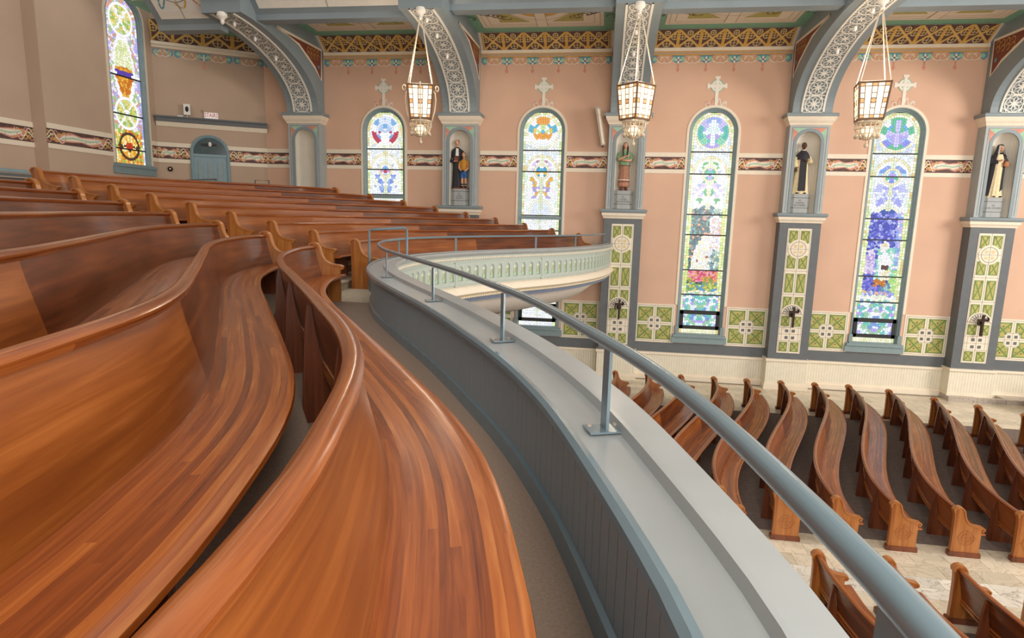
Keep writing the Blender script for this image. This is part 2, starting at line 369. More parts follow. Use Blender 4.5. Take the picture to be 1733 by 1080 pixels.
def scroll_border(mb, x0, x1, fn):
    """scalloped teal/rose scrollwork with rose drops, under the cornice"""
    n = max(1, round((x1-x0)/.95)); L = (x1-x0)/n
    for k in range(n+1):
        c = x0+k*L
        lo = max(x0, c-.22); hi = min(x1, c+.22)
        mb.cur = 3; mb.poly([(lo, 5.66), (lo, 5.50), (c, 5.38) if lo < c < hi else ((lo+hi)/2, 5.4), (hi, 5.50), (hi, 5.66)], fn, .004)
        mb.cur = 1; 
        if lo < c < hi: mb.poly([(c-.03, 5.62), (c-.03, 5.4), (c+.03, 5.4), (c+.03, 5.62)], fn, .007); mb.poly([(c-.1, 5.53), (c-.1, 5.49), (c+.1, 5.49), (c+.1, 5.53)], fn, .007)
        if lo < c < hi:
            mb.cur = 2; mb.poly([(c-.025, 5.40), (c-.025, 5.20), (c+.025, 5.20), (c+.025, 5.40)], fn, .006)
            mb.poly([(c-.065, 5.21), (c, 5.10), (c+.065, 5.21), (c, 5.25)], fn, .0065)
        mb.cur = 4
        for s in (-1, 1):
            if lo < c+s*.14 < hi: mb.disc((c+s*.14, 5.55), .07, fn, .0065, 10)
        if k < n:
            m = c+L/2
            for q, (am, cl) in enumerate(((.10, 1), (.07, 5), (.12, 2))):
                mb.cur = cl
                for s in (-1, 1):
                    pts = [(m+s*(.02+t*.25), 5.55+am*math.sin(t*6.5+q*1.3)-.05*(1-t)) for t in np.linspace(0, 1, 14)]
                    mb.ribbon(pts, .022, fn, .006+.0005*q)
            mb.cur = 1; mb.ribbon([(m-.2, 5.48), (m-.1, 5.40), (m, 5.44), (m+.1, 5.40), (m+.2, 5.48)], .022, fn, .0075)
SM = [darkpaint, cream, pinkpaint, bluepaint, mint, gold]

def lattice_panel(w, h):
    """one gilt panel of the cove: crossed bars, rings and side posts on a dark ground; local x along, y up the cove"""
    m = MB(); fn = lambda u, v, t: (u, -t, v)
    m.cur = 0; m.poly([(0, 0), (w, 0), (w, h), (0, h)], fn, .002)
    m.cur = 2
    for cx, cz, r in ((w/2, h*.22, h*.17), (w*.17, h*.6, h*.15), (w*.83, h*.6, h*.15), (w/2, h*.8, h*.12)):
        m.ribbon([(cx+r*math.cos(a), cz+r*math.sin(a)) for a in np.linspace(0, 2*math.pi, 13)[:-1]], .028, fn, .006, True)
        m.ribbon([(cx, cz-r), (cx, cz+r)], .02, fn, .007); m.ribbon([(cx-r, cz), (cx+r, cz)], .02, fn, .007)
    m.cur = 1
    m.ribbon([(.02, .02), (w-.02, h-.02)], .075, fn, .012, solid=True); m.ribbon([(.02, h-.02), (w-.02, .02)], .075, fn, .014, solid=True)
    m.ribbon([(.025, 0), (.025, h)], .05, fn, .016, solid=True); m.ribbon([(w-.025, 0), (w-.025, h)], .05, fn, .016, solid=True)
    m.cur = 2; m.ribbon([(.02, .02), (w-.02, h-.02)], .02, fn, .017); m.ribbon([(.02, h-.02), (w-.02, .02)], .02, fn, .019)
    m.cur = 3; m.disc((w*.05+.06, .05), .04, fn, .01, 8); m.disc((w*.95-.06, .05), .04, fn, .01, 8)
    return m.mesh('cove_panel', [darkpaint, gold, mat('pale_gold_paint', 'dcc48a', .5) if 'pale_gold_paint' not in MATS else MATS['pale_gold_paint'], pinkpaint])
COVE_L = math.hypot(.65, .45)
cp_mesh = lattice_panel(.74, COVE_L-.06)
cove_rot = math.atan2(.65, .45)

def green_panel_mesh():
    """square panel: cream board, ruled lines, four green tiles notched round a cream square with four dark squares"""
    S = 1.43
    fn = lambda u, v, t: (u, -t, v)
    base = MB(); base.box(-S/2, S/2, -.015, 0, -S/2, S/2)
    g = []
    for sx in (-1, 1):
        for sz in (-1, 1):
            m = MB(); a, b, c = .07, .60, .26
            P = [(sx*c, sz*a), (sx*b, sz*a), (sx*b, sz*b), (sx*a, sz*b), (sx*a, sz*c), (sx*c, sz*c)]
            m.cur = 1; m.prism(P, lambda u, v: (u, -.015, v), lambda u, v: (u, -.028, v))
            m.cur = 0; cx, cz = sx*.345, sz*.345
            Q = [(cx+(p[0]-cx)*.86, cz+(p[1]-cz)*.86) for p in P]; m.poly(Q, fn, .0295)
            m.cur = 1; m.ribbon([(sx*b, sz*a), (sx*a, sz*b)], .05, fn, .031); m.ribbon([(sx*.2, sz*.2), (sx*b, sz*b)], .05, fn, .032)
            m.cur = 2; m.disc((sx*.46, sz*.33), .025, fn, .033, 8); m.disc((sx*.33, sz*.46), .025, fn, .033, 8); m.disc((sx*.42, sz*.16), .02, fn, .033, 8); m.disc((sx*.16, sz*.42), .02, fn, .033, 8)
            g.append(m.mesh('green_tile', [olive, leafgreen, redbase]))
    sq = MB(); sq.box(-.05, .05, -.022, -.012, -.05, .05)
    ln = MB()
    for t in (-.66, -.23, 0, .23, .66):
        lo = .66 if abs(t) in (0, .66) else .23
        ln.ribbon([(t, -lo), (t, lo)], .012, fn, .0165); ln.ribbon([(-lo, t), (lo, t)], .012, fn, .0165)
    return base.mesh('tile_board', cream), g, sq.mesh('dark_square', slate), ln.mesh('ruled_lines', line)
GP = green_panel_mesh()
def green_panel(cx, cz, parent):
    o = put(GP[0], 'tile_panel', (cx, D, cz+0), parent=parent)
    for m in GP[1]: put(m, 'green_tile', parent=o)
    for sx in (-.11, .11):
        for sz in (-.11, .11): put(GP[2], 'dark_square', (sx, 0, sz), parent=o)
    put(GP[3], 'ruled_lines', parent=o)
    return o

# wall paintwork, bay by bay
for bi, (x0, x1, wx) in enumerate(bays0+bays):
    spans = [(x0, x1)] if wx is None else [(x0, wx-.91), (wx+.91, min(x1, 19))]
    for si, (a, b) in enumerate(spans):
        m = MB(); flatband(m, a, b, 2.26, 2.41); flatband(m, a, b, 1.69, 1.83); m.build('band_moulding', cream, wall_back)
        m = MB(); knot(m, a, b, 1.83, 2.26, wl, bi*3+si); m.build('painted_interlace', KM, wall_back)
    m = MB(); scroll_border(m, x0, x1, wl); m.build('painted_scroll_border', SM, wall_back)
    m = MB(); m.box(x0, x1, D-.05, D, 5.66, 5.69); m.box(x0, x1, D-.05, D, 5.765, 5.79); m.build('gilt_line', gold, wall_back)
    m = MB(); m.box(x0, x1, D-.035, D, 5.69, 5.765); m.build('cornice_strip', tan, wall_back)
    m = MB(); m.box(x0, x1, D-.09, D, 5.79, 5.90); m.build('cornice_moulding', cream, wall_back)
    # cove
    m = MB(); m.face([(x0, D, 5.89), (x1, D, 5.89), (x1, D-.65, 6.34), (x0, D-.65, 6.34)]); cv = m.build('cove', cream, wall_back)
    n = max(1, int((x1-x0-.16)/.74)); st = (x1-x0-n*.74)/2
    for k in range(n): put(cp_mesh, 'cove_panel', (x0+st+k*.74, D-.075, 5.905), parent=wall_back, rot=(cove_rot, 0, 0))
    # green panels
    if wx is not None:
        for s in (-1, 1):
            lo, hi = (x0, wx-.93) if s < 0 else (wx+.93, x1)
            if hi > 18: hi = lo+1.45
            green_panel((lo+hi)/2, -3.72, wall_back)
        m = MB(); fn = wl; cx = wx; m.cur = 0        # cross above the arch
        for (a, b, c, d2) in ((-.05, .05, 4.0, 4.95), (-.30, .30, 4.60, 4.70), (-.09, .09, 4.90, 4.97), (-.33, -.26, 4.57, 4.73), (.26, .33, 4.57, 4.73)):
            m.box(cx+a, cx+b, D-.012-.0015*(a+b+c), D, c, d2)
        m.disc((cx, 4.65), .20, fn, .008, 20)
        m.cur = 1; m.ribbon([(cx+.20*math.cos(a), 4.65+.20*math.sin(a)) for a in np.linspace(0, 2*math.pi, 21)[:-1]], .03, fn, .014, True)
        m.ribbon([(cx+.11*math.cos(a), 4.65+.11*math.sin(a)) for a in np.linspace(0, 2*math.pi, 17)[:-1]], .015, fn, .0145, True)
        m.cur = 2
        for s in (-1, 1):
            m.ribbon([(cx+s*(.05+.30*t), 4.04+.17*math.sin(t*9)*(1-t*.5)+.06*(1-t)) for t in np.linspace(0, 1, 16)], .025, fn, .006)
            m.cur = 0; m.ribbon([(cx+s*(.27+.08*math.cos(a)), 4.03+.07*math.sin(a)) for a in np.linspace(0, 2*math.pi, 13)[:-1]], .02, fn, .008, True)
        m.build('painted_cross', [ivory, mint, pinkpaint], wall_back)
    # slate band, wainscot
    m = MB(); m.box(x0, x1, D-.01, D, -4.80, -4.43); m.build('slate_band', slate, wall_back)
    m = MB(); m.box(x0, x1, D-.04, D, FLOOR+.22, -4.88); m.build('wainscot_boarding', wainscot, wall_back)
    m = MB(); m.box(x0, x1, D-.10, D, -4.88, -4.80); m.box(x0, x1, D-.07, D, FLOOR+.16, FLOOR+.24); m.box(x0, x1, D-.12, D, FLOOR, FLOOR+.16); m.build('wainscot_rail', cream, wall_back)

# ------------------------------------------------------------------ stained glass windows
glass = glassmat('stained_glass', 1.08)
def C(h): return lin(h)[:3]
PAL = {
 1: dict(rose=['dfe9ff', 'b9d2f5', '7fb2e8', 'ffffff', 'd9a6d8', 'c0405c', 'ffffff', '9fc3ee'], mid=['ffffff', 'f2f6ff', 'cfd6f6', 'b6c2f2', 'f7f7e6'], side=['ffffff', 'eef4ff', '9db7f0', '7f97e0', 'f6f9ea']),
 2: dict(rose=['ffffff', 'f4faff', '62b6d8', '3f9fc8', 'f0c85a', 'ffffff', 'c8e49a', 'e9a34c'], mid=['ffffff', 'f8f4ff', 'd8c8ee', 'eef7e8', 'b98aa8'], side=['ffffff', 'f4f0ff', 'b2a4dc', 'e2b655', 'f3faf0']),
 3: dict(rose=['c9c3f6', '9fb2f0', '5fc0b8', '4fae8c', 'd8f2f4', 'b7a6ea', 'e7f6ff', '8fd8b8'], mid=['f6fff6', 'ffffff', '6fbf7a', 'a9c2ee', 'e9f6ff'], side=['ffffff', 'f0f8ff', '4fb070', 'a7b8ee', 'd7c8f2']),
 4: dict(rose=['9fc8f4', '7f8fee', 'b9aaf2', 'd8efff', '66c29a', '8f96f0', 'ffffff', '6fb2ea'], mid=['cfe4ff', 'e8f4ff', '7fa2ea', 'b6ddf2', '9fb0f4'], side=['dfeaff', 'c4c6fa', 'a2a8f2', '9fd8e2', 'eef2ff']),
 0: dict(rose=['f2f2c8', 'cfdc8c', 'e9c65a', 'ffffff', 'd8e6a0', 'f6f4e0', 'c4b0e0', 'e8e0b0'], mid=['ffffff', 'f4f0d8', 'd8e2b0', 'e0b860', 'cfc4ea'], side=['f6ecc0', 'e8a83c', 'd07f28', '8fb850', 'ffffff'])}
def pick(pal, a, b):
    return C(pal[int(abs(math.sin(a*12.9898+b*78.233)*43758.5453) % 1*len(pal))])
def art(k, x, z, r):
    """glass colour at (x,z) of window k, z measured from the springing of the arch"""
    P = PAL[k]; ax = abs(x); rr = math.hypot(x, z)
    edge = (GH-rr) if z > 0 else (GH-ax)
    if edge < .075: return C(r.choice(['e8ecb0', 'f4f2cc', 'd4e0a0', 'fbf8e0', 'e2c88a', 'c9dc98']))
    if rr < .60:
        if rr > .52: return C(r.choice(['f4f2dc', 'efe6b8', 'ffffff', 'dfe8d0']))
        th = math.atan2(z, ax); ring = int(rr/.13); sec = int((th+math.pi/2)/(math.pi/6))
        if k in (3, 4) and (ax < .07 or abs(z) < .07) and rr < .40: return C('eefaff' if k == 3 else 'cfcaff')
        return pick(P['rose'], ring*3.1+k, sec*1.7)
    if z > -.66:
        return C(r.choice(['ffffff', 'f2f6ee', 'e6efe0', 'd0dcf0']))
    rm = math.hypot(x, z+1.42)
    if rm < .28:
        if rm > .22: return C('efe8c4')
        return pick(P['rose'], int(rm/.08)+5, int((math.atan2(z+1.42, ax)+1.6)*2))
    if z > -1.42:
        if .52 < rm < .62: return C(r.choice(['efe8c0', 'f6f2dc', 'e4dcae']))
        if rm >= .62: return C(r.choice(['ffffff', 'eef4f6', 'dfeaf2']))
        if ax < .05: return C('e6eed0')
        return pick(P['mid'], int(rm/.09)+k, int(math.atan2(z+1.42, ax)*4)) if rm < .48 else C('fbfdff')
    if k in (1, 2) or z > -2.62:
        if ax < .045: return C('dfe8c8')
        ra = math.hypot(x, z+2.85)
        if ra < .36 and z < -2.5: return C('3f6f8c') if k == 3 else (C('3a5fb8') if k == 4 else C('e6f0ff'))
        if ra < .44 and z < -2.45: return C('f3f1de')
        if ax > .54: return C(r.choice(['ffffff', 'eef8ee', 'd8ecd8']))
        q = math.hypot((ax-.30)/.8, (z+2.0)/1.3)
        if q < .30: return pick(P['side'], int(q*11)+k, int((math.atan2(z+2., ax-.3)+3.2)*1.6))
        return C(r.choice(['ffffff', 'fafcff', 'eef4fa']))
    if z < -6.95: return C(r.choice(['f4f3d0', 'e9edc0', 'fbf9e4']))
    if z < -5.68:
        return pick(['dff2ff', '7f9fe0', 'b9a8ee', 'ffffff', '6fc8c0', 'e6f4ff', '9fd0ae'], int(ax*9)+k, int(z*9))
    if k == 3:
        if z < -5.58: return C('f4ead8')
        if ax > .56: return C(r.choice(['d9e890', 'e8f0b0', 'c8dc80']))
        if z < -5.30: return C(r.choice(['8fb85a', 'd8c85a', '6fa05a', '5f9ac8', 'c9d878']))
        if -5.28 < z < -4.83: return C(r.choice(['d8487a', 'e87a9a', 'f0a8b8', 'c83a5a', 'e89a5a'])) if z > -5.18+.1*math.sin(x*9) else C(r.choice(['b8b050', 'd89a4a', '7fa04a']))
        fig = x > -.42+(-3.5-z)*-.28+.0 and x < .16+.05*math.sin(z*5)
        if -4.83 <= z < -3.55 and -.38-.1*(-3.6-z)*.8+.28*(1-min(1, max(0, (-3.55-z)/.8))) < x < .18:
            if math.hypot(x+.22, z+4.48) < .06 or math.hypot(x-.12, z+4.32) < .06: return C('a05a3a')
            return C(r.choice(['f8f8f4', 'ffffff', 'eeeade', 'f6f0c8', 'e4e2f2']))
        if x > .12 and z > -4.2+x*.3 and z < -2.9: return C(r.choice(['f6f4f2', 'ffffff', 'd8d4ea', 'eab8a0']))
        if x > .15: return C(r.choice(['6f98a8', '4a7080', 'a8c4b8', 'dfe8e4', '8aa88a']))
        return C(r.choice(['2f5a68', '3f7280', '5a92a0', '28444e', '6fa8a8', '4a6a58', 'd89a80']))
    if k == 4:
        if z < -5.50: return C(r.choice(['f4f2dc', 'e8f0d0', 'ffffff', 'd4def4']))
        if ax > .57: return C(r.choice(['e4efb8', 'f2f4d0', 'cfe29a']))
        if z < -5.36: return C(r.choice(['9fa2ee', 'c8d2f6', 'e2b890', '7f8fe0']))
        h1 = math.hypot(x-.05, z+3.75)
        if h1 < .16: return C('f6f2e8') if h1 > .08 else C('e8d8b8')
        if math.hypot(x-.13, z+4.52) < .10: return C('5a3a3a')
        if .0 < x < .30 and -4.98 < z < -4.60: return C(r.choice(['f0e2b0', 'ffffff', 'f4ecd0']))
        if -.18 < x < .22 and -5.15 < z < -4.92: return C(r.choice(['c8782a', 'a85f24', 'e09a40']))
        if 0 < x < .36 and -5.34 < z <= -5.1: return C(r.choice(['6f9fc0', '5a86b0', '9fc8d0']))
        if -.18 < x < .42 and -4.92 < z < -3.85: return C(r.choice(['d8f4ee', 'a9e2d4', '7fd0c0', 'eefaf6', '8fd8b8'])) if x > .1+.2*math.sin(z*4) or x < -.06 else C(r.choice(['ffffff', 'f4f2f8']))
        if math.hypot(x+.38, z+4.0) < .09: return C('e6dcf2')
        if -.54 < x < -.22 and -4.75 < z < -4.05: return C(r.choice(['d9c8f0', 'c2aee8', 'e8def6', 'b29ae0']))
        if x < .02 and z < -4.7: return C(r.choice(['4a50c0', '5f62d0', '7f80e0', '3a3fa0', '8f8ae6']))
        if x > .3 and z < -4.6: return C(r.choice(['b8e08a', 'a0d878', 'd4ecb0']))
        if x > .36: return C(r.choice(['9fb8f4', 'e8ecff', '7fa8ea', 'c8b8f4']))
        return C(r.choice(['5a5fd0', '4a4fc0', '7f86e6', '6a78d8', '9fa8f0', '3f46a8', 'b4bcf4']))
    return C('ffffff')
def art_left(x, z, r):
    """the window in the end wall: white interlacing bands over gold, green and violet glass"""
    if GH-abs(x) < .07: return C(r.choice(['b9b0e8', 'cfd0f4', 'ffffff', '9fb0e8']))
    for zc, rad in ((-.02, .50), (-3.05, .50)):
        q = math.hypot(x, z-zc)
        if abs(q-rad) < .07 or (q < rad and (abs(x-(z-zc)*.8) < .055 or abs(x+(z-zc)*.8) < .055)): return C('ffffff')
        if q < rad: return C(r.choice(['cfdc8c', 'e8d060', '9fc060', 'f0e6a0', 'c8d8a8']))
    q = math.hypot(x/.42, (z+1.6)/1.05)
    if abs(q-1) < .12: return C('ffffff')
    if q < 1:
        if z < -1.55: return C('5a3fa8') if -1.85 < z < -1.65 else C(r.choice(['e0982c', 'd07f20', 'e8b048', 'c86f1c']))
        return C(r.choice(['fbfbe8', 'f2f4d0', 'e6ecb8', 'd4e0a0']))
    q = math.hypot(x, z+4.15)
    if q < .46:
        if q > .40 or abs(math.sin(4*math.atan2(z+4.15, x))) < .16: return C('4a3020')
        return C(r.choice(['f0c050', 'e8a030', 'f4d880', 'ffe9a8'])) if q > .12 else C('c03a1a')
    if z < -4.9: return C(r.choice(['5fa8a0', '8fc8b0', '3f8fb0', 'e8e0a0', 'c8e0d8']))
    if z < -3.6: return C(r.choice(['e8a040', 'd87a28', 'f0c860', '9fc050', 'f4e0a0']))
    return C(r.choice(['c0b4ee', 'e6e2fa', 'a8c890', 'f2f0e0', 'd8a090']))

def sweep_arch(mb, prof, w, zb, zs, fn, n=20):
    """prof: (offset outwards from w, height towards the room); fn(u,v,h)"""
    rows = []
    for o, h in prof: rows.append([fn(p[0], p[1], h) for p in archpts(0, w+o, zb, zs, n)])
    mb.grid(rows)
def seeds(z0, z1, zs, r, scene_art):
    """glass-piece centres: aligned with border, roundel and arch bands, irregular elsewhere, mirrored left-right"""
    hard = []
    def ringseed(zc, rad, sp, a0=0, a1=math.pi):
        n = max(2, round(rad*(a1-a0)/sp))
        for k in range(n): a = a0+(k+.5)*(a1-a0)/n-math.pi/2; hard.append((rad*math.cos(a), zc+rad*math.sin(a)))
    z = z0+.05
    while z < min(z1, zs): hard.extend([(.665, z), (.585, z)]); z += .10
    if scene_art == 'wall':
        ringseed(zs, .655, .11, math.pi/2, math.pi)
        for rr in (.57, .49, .40, .31, .22, .13): ringseed(zs, rr, .085)
        for rr in (.57, .49): ringseed(zs-1.42, rr, .085, math.pi/2, math.pi)
        for rr in (.25, .17, .09, .33): ringseed(zs-1.42, rr, .08)
        for rr in (.40, .32): ringseed(zs-2.85, rr, .08, math.pi/2, math.pi)
    else:
        for zc, rr in ((-.02, .50), (-.02, .40), (-.02, .60), (-3.05, .50), (-3.05, .40), (-3.05, .60), (-4.15, .43), (-4.15, .34), (-4.15, .22), (-4.15, .1)): ringseed(zs+zc, rr, .08)
    H = [h for h in hard if z0 < h[1] < z1]; out = list(H); A = np.array(H) if H else np.zeros((1, 2))+9
    z = z0+.03
    while z < z1:
        sp = .075 if z-zs < -2.6 else .085; x = .03
        while x < .55:
            p = (x+r.uniform(-.48, .48)*sp, z+r.uniform(-.48, .48)*sp)
            if np.min(np.hypot(A[:, 0]-p[0], A[:, 1]-p[1])) > .058: out.append(p)
            x += sp
        z += sp
    full = []
    for p in out:
        if p[0] < .012: full.append((0., p[1]))
        else: full += [(p[0], p[1]), (-p[0], p[1])]
    if scene_art == 'wall' and z1-zs < -2.5:           # pictorial panels are not mirrored
        full = [(p[0]+(r.uniform(-.015, .015) if abs(p[0]) < .55 else 0), p[1]+(r.uniform(-.015, .015) if abs(p[0]) < .55 else 0)) for p in full]
    return np.array(full)
def clip(poly, a, b, c):
    """keep a*x+b*z<=c"""
    out = []
    for i in range(len(poly)):
        p, q = poly[i], poly[(i+1) % len(poly)]; dp = a*p[0]+b*p[1]-c; dq = a*q[0]+b*q[1]-c
        if dp <= 0: out.append(p)
        if dp*dq < 0: t = dp/(dp-dq); out.append((p[0]+t*(q[0]-p[0]), p[1]+t*(q[1]-p[1])))
    return out
def cells(mb, colf, fn, z0, z1, seed, zs, gap=.0027, nx=15, dz=.085, h=0, kind='wall'):
    r = random.Random(seed); S = seeds(z0, z1, zs, r, kind)
    for i, p in enumerate(S):
        q = [(max(-GH, p[0]-.2), max(z0, p[1]-.2)), (min(GH, p[0]+.2), max(z0, p[1]-.2)), (min(GH, p[0]+.2), min(z1, p[1]+.2)), (max(-GH, p[0]-.2), min(z1, p[1]+.2))]
        d = np.hypot(S[:, 0]-p[0], S[:, 1]-p[1]); nb = np.argsort(d)[1:15]
        for k in nb:
            if d[k] < 1e-6 or d[k] > .4: continue
            nx_, nz_ = (S[k][0]-p[0])/d[k], (S[k][1]-p[1])/d[k]; q = clip(q, nx_, nz_, nx_*(p[0]+S[k][0])/2+nz_*(p[1]+S[k][1])/2-gap)
            if len(q) < 3: break
        if len(q) >= 3 and p[1]+.25 > zs:
            for k in range(17):
                a = math.pi*k/16; q = clip(q, math.cos(a), math.sin(a), zs*math.sin(a)+GH*.995) if len(q) > 2 else q
        if len(q) >= 3: mb.face([fn(v[0], v[1], h) for v in q], col=colf(p[0], p[1]-zs, r))
BARS = [2.45, 1.69, .27, -.45, -1.72, -2.62, -3.22]
def window(n, label, fn, k, zs, zb, base, bars, art_f, wallpart, vent=True, rz=0):
    """fn(u,v,h): u across from the window axis, v height, h towards the room"""
    t = empty('window_%d' % n, base); tag(t, label, kind='structure')
    m = MB(); sweep_arch(m, [(0, -.16), (.0, -.11), (.03, -.10), (.04, -.05), (.075, -.03), (.085, .02), (.11, .035), (.125, .02), (.125, 0)], GH, zb, zs, fn); m.build('frame', framegrey, t, smooth=True)
    m = MB(); sweep_arch(m, [(.125, 0), (.125, .022), (.21, .022), (.21, 0)], GH, (-3.0 if vent else zb), zs, fn); m.build('arch_trim', cream, t)
    m = MB(); A = archpts(0, GH, zb, zs, 24); m.face([fn(p[0], p[1], -.145) for p in A]); m.build('lead_came', lead, t)
    levels = [zb]+sorted([b for b in bars])+[zs+GH-.01]
    for a, b in zip(levels[:-1], levels[1:]):
        if vent and b <= -3.2 and a < -3.5:
            # hinged vent and the low pane beneath it
            g = MB(); cells(g, lambda x, z, r: art_f(k, x, z, r), fn, -3.78, -3.30, n*31+int(a*10), zs, h=-.10); g.build('vent_pane', glass, t)['kind'] = 'stuff'
            f = MB()
            for (x0, x1, z0, z1) in ((-GH, GH, -3.34, -3.22), (-GH, GH, -3.88, -3.76), (-GH, -.58, -3.88, -3.22), (.58, GH, -3.88, -3.22)):
                P = [fn(x, z, h) for h in (-.11, -.06) for z in (z0, z1) for x in (x0, x1)]
                for q in ((0, 1, 3, 2), (4, 6, 7, 5), (0, 4, 5, 1), (2, 3, 7, 6), (0, 2, 6, 4), (1, 5, 7, 3)): f.face([P[i] for i in q])
            f.build('vent_frame', lead, t)
            g = MB(); cells(g, lambda x, z, r: art_f(k, x, z, r), fn, zb, -3.90, n*37, zs, h=-.12); g.build('low_pane', glass, t)['kind'] = 'stuff'
            continue
        g = MB(); cells(g, lambda x, z, r: art_f(k, x, z, r), fn, a+.02, b-.02, n*31+int(a*10), zs, h=-.13, kind='wall' if vent else 'left'); g.build('pane', glass, t)['kind'] = 'stuff'
    m = MB()
    for b in bars:
        w = GH if b <= zs else math.sqrt(GH*GH-(b-zs)**2); P = [fn(x, z, h) for h in (-.13, -.09) for z in (b-.022, b+.022) for x in (-w, w)]
        for q in ((0, 1, 3, 2), (4, 6, 7, 5), (0, 4, 5, 1), (2, 3, 7, 6)): m.face([P[i] for i in q])
    m.build('saddle_bar', lead, t)
    m = MB()
    for (w, z0, z1, h) in ((.97, zb-.35, zb-.12, .10), (.93, zb-.12, zb-.03, .16), (.84, zb-.03, zb+.0, .1)):
        P = [fn(x, z, hh) for hh in (-.15, h) for z in (z0, z1) for x in (-w, w)]
        for q in ((0, 1, 3, 2), (4, 6, 7, 5), (0, 4, 5, 1), (2, 3, 7, 6), (0, 2, 6, 4), (1, 5, 7, 3)): m.face([P[i] for i in q])
    if vent:
        for s in (-1, 1):
            P = [fn(s*x, z, hh) for hh in (0, .09) for z in (zb, zb+.28) for x in (.74, .86)]
            for q in ((0, 1, 3, 2), (4, 6, 7, 5), (0, 4, 5, 1), (2, 3, 7, 6), (0, 2, 6, 4), (1, 5, 7, 3)): m.face([P[i] for i in q])
    m.build('window_sill', framegrey, t)
    return t
WL = ['stained glass window with blue and rose lattice in its roundel, behind the balcony pews', 'stained glass window with two blue birds in its roundel, beside the line speaker',
      'stained glass window with green cross roundel and white robed figure among dark foliage', 'stained glass window with violet cross roundel and blue scene of figures', 'stained glass window at the far right end of the wall']
for i, x in enumerate(WX[:4]):
    bars = BARS if i > 1 else [2.45, 1.69, .10 if i == 1 else .75, -.45, -1.72, -3.22]
    window(i+1, WL[i], (lambda u, v, h, x=x: (x+u, D-h, v)), i+1, ZS, ZB, (x, D, ZB), bars, art, None)
window(6, WL[4], (lambda u, v, h, x=WX[4]: (x+u, D-h, v)), 3, ZS, ZB, (WX[4], D, ZB), BARS, art, None)
for i, z in ((0, .75), (1, .10)):
    m = MB(); m.box(WX[i]-.80, WX[i]+.80, D-.02, D+.14, z-.14, z-.03); m.build('window_transom', framegrey, bpy.data.objects['window_%d' % (i+1)])

